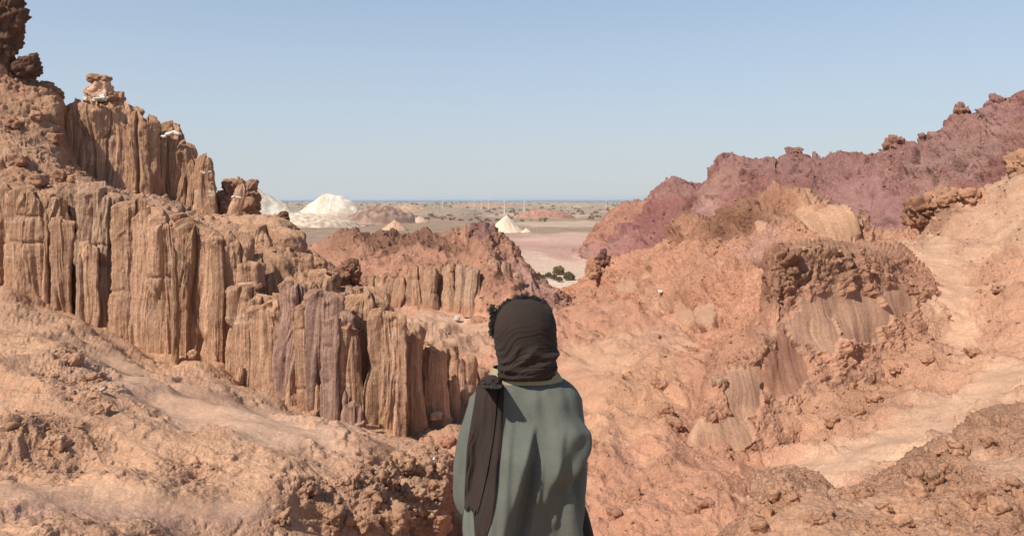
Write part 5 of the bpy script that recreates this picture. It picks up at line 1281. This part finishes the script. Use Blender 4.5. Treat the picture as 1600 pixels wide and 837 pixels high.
fw = np.stack([ii * nu2 + jj, ((ii + 1) % nt2) * nu2 + jj, ((ii + 1) % nt2) * nu2 + (jj + 1) % nu2, ii * nu2 + (jj + 1) % nu2], -1).reshape(-1, 4)
o = obj_np("neck_wrap", wv.reshape(-1, 3), fw, m_scarf, parent=scarf)
# scarf ends over the left shoulder: drape them on the tunic
bvh = BVHTree.FromPolygons([tuple(x) for x in v.tolist()], [tuple(p.vertices) for p in me.polygons])
def drape(name, rows, off, seed, fringe=True, th=.004):
    """rows (py, left px, right px); a double sided pleated strip lying on the back"""
    R = np.array(rows, float); m = 130; n = 64
    ys = np.linspace(R[0, 0], R[-1, 0], m)
    Lf = pchip(R[:, 0], R[:, 1], ys); Rt = pchip(R[:, 0], R[:, 2], ys)
    u = np.linspace(0, 1, n)
    PXs = Lf[:, None] + (Rt - Lf)[:, None] * u; PYs = ys[:, None] + 0 * PXs
    if fringe: PYs = PYs + (sstep(.93, 1, (PYs - ys[0]) / (ys[-1] - ys[0]))) * 6 * gnoise(u[None, :] * 9 + seed, 0 * PYs + seed, .5)
    Yg = np.zeros_like(PXs)
    for i in range(m):
        for j in range(0, n):
            h_ = bvh.ray_cast(Vector(((PXs[i, j] - HX) * KW, YW - .6, (HY - PYs[i, j]) * KW)), Vector((0, 1, 0)))
            Yg[i, j] = h_[0].y if h_[0] is not None else np.nan
    for i in range(m):
        r = Yg[i]; ok = ~np.isnan(r)
        if ok.any(): Yg[i] = np.interp(np.arange(n), np.where(ok)[0], r[ok])
        else: Yg[i] = Yg[i - 1]
    # hangs fairly straight: never dips into the cloth's hollows
    sm = Yg.copy()
    for _ in range(10): sm[1:-1] = (sm[:-2] + sm[1:-1] + sm[2:]) / 3; sm[:, 1:-1] = (sm[:, :-2] + sm[:, 1:-1] + sm[:, 2:]) / 3
    Yg = np.minimum(sm, Yg)
    pl = np.abs(gnoise(u[None, :] * 3.2 + seed + .6 * gnoise(PYs / 40, 0 * PYs, seed), PYs / 130, seed)) * .011 + np.abs(gnoise(u[None, :] * 11 + seed + .3 * gnoise(PYs / 25, 0 * PYs, 2.), PYs / 60, seed + 4)) * .0032
    edge = sstep(0, .08, u) * sstep(1, .92, u)
    Yf = Yg - off - pl * (.4 + .6 * edge[None, :])
    Xf = (PXs - HX) * KW; Zf = (HY - PYs) * KW
    A = np.stack([Xf, Yf, Zf], -1); B = np.stack([Xf, Yf + th + 0 * Yf, Zf], -1)
    B[:, 1:-1, 1] = np.maximum(B[:, 1:-1, 1], Yg[:, 1:-1] - .002)
    V2 = np.concatenate([A.reshape(-1, 3), B.reshape(-1, 3)]); N = m * n
    f = grid_faces(m, n); g = f[:, ::-1] + N
    ed = []
    for i in range(m - 1):
        ed += [(i * n, (i + 1) * n, (i + 1) * n + N, i * n + N), (i * n + n - 1, i * n + n - 1 + N, (i + 1) * n + n - 1 + N, (i + 1) * n + n - 1)]
    for j in range(n - 1):
        ed += [(j, j + N, j + 1 + N, j + 1), ((m - 1) * n + j, (m - 1) * n + j + 1, (m - 1) * n + j + 1 + N, (m - 1) * n + j + N)]
    o = obj_np(name, V2, np.vstack([f, g, np.array(ed)]), m_scarf, parent=person); o.location = -person.location
    return o
drape("scarf_end", [(587, 757, 781), (592, 751, 786), (600, 746, 788), (630, 744, 787), (665, 742, 785), (700, 739, 781), (740, 738, 777), (775, 741, 771), (800, 744, 763), (820, 747, 757), (834, 750, 753)], .004, 3)
drape("scarf_end", [(588, 754, 776), (600, 746, 778), (630, 741, 776), (665, 735, 772), (700, 730, 766), (740, 728, 758), (765, 727, 752), (778, 727, 749)], .014, 8)
# knot of cloth where the ends leave the neck
kv, kf = ico(4); kn = kv * (1 + .25 * gnoise(kv[:, 0] * 2.5, kv[:, 1] * 2.5, kv[:, 2] * 2.5 + 3))[:, None]
kw_ = kn * np.array([.034, .05, .018]) + np.array(q_(768, 592, -.03))
o = obj_np("scarf_roll", kw_, kf, m_scarf, parent=scarf)
# curls of hair escaping in front of the scarf
rng = np.random.RandomState(4)
vs, fs, off = [], [], 0
for i in range(420):
    if i < 130: px_, py_, dy_ = rng.uniform(765.5, 775), rng.uniform(478, 528), rng.uniform(-.01, .05)
    elif i < 350:
        an = rng.uniform(-2.45, -.55); px_, py_ = 820 + 50 * math.cos(an) * rng.uniform(.95, 1.04), 517 + 50 * math.sin(an) * rng.uniform(.98, 1.04); dy_ = rng.uniform(.0, .06)
    else:
        an = rng.uniform(-3.1, -2.3); px_, py_ = 820 + 50 * math.cos(an), 512 + 42 * math.sin(an); dy_ = rng.uniform(-.01, .06)
    r0 = rng.uniform(.0035, .0085); tn = rng.uniform(1.2, 2.6); t = np.linspace(0, tn * 6.28, 16)
    ax = rng.normal(size=3); ax /= np.linalg.norm(ax); b1 = np.cross(ax, rng.normal(size=3)); b1 /= np.linalg.norm(b1); b2 = np.cross(ax, b1)
    c0 = np.array(q_(px_, py_, dy_))
    pts = c0 + r0 * (np.cos(t)[:, None] * b1 + np.sin(t)[:, None] * b2) + ax * t[:, None] * .0009
    tv, tf = tube(pts, .0008, 4); vs.append(tv); fs.append(tf + off); off += len(tv)
o = obj_np("hair", np.vstack(vs), np.vstack(fs), m_hair, parent=person); o.location = -person.location
# ------------------------------------------------------------------ air
def haze():
    m = bpy.data.materials.new("haze_air"); m.use_nodes = True; t = m.node_tree; t.nodes.clear()
    out = t.nodes.new("ShaderNodeOutputMaterial"); v = t.nodes.new("ShaderNodeVolumePrincipled")
    v.inputs['Color'].default_value = (.86, .92, 1.0, 1); v.inputs['Density'].default_value = 8e-5; v.inputs['Anisotropy'].default_value = 0.2
    t.links.new(v.outputs[0], out.inputs['Volume'])
    m.cycles.homogeneous_volume = True
    x0, x1, y0, y1, z0, z1 = -30000, 30000, -200, 25500, -30, 30
    vs = [(x, y, z) for x in (x0, x1) for y in (y0, y1) for z in (z0, z1)]
    f = [(0, 1, 3, 2), (4, 6, 7, 5), (0, 4, 5, 1), (2, 3, 7, 6), (0, 2, 6, 4), (1, 5, 7, 3)]
    tag(obj_np("haze", vs, f, m, smooth=False), kind='stuff')
haze()
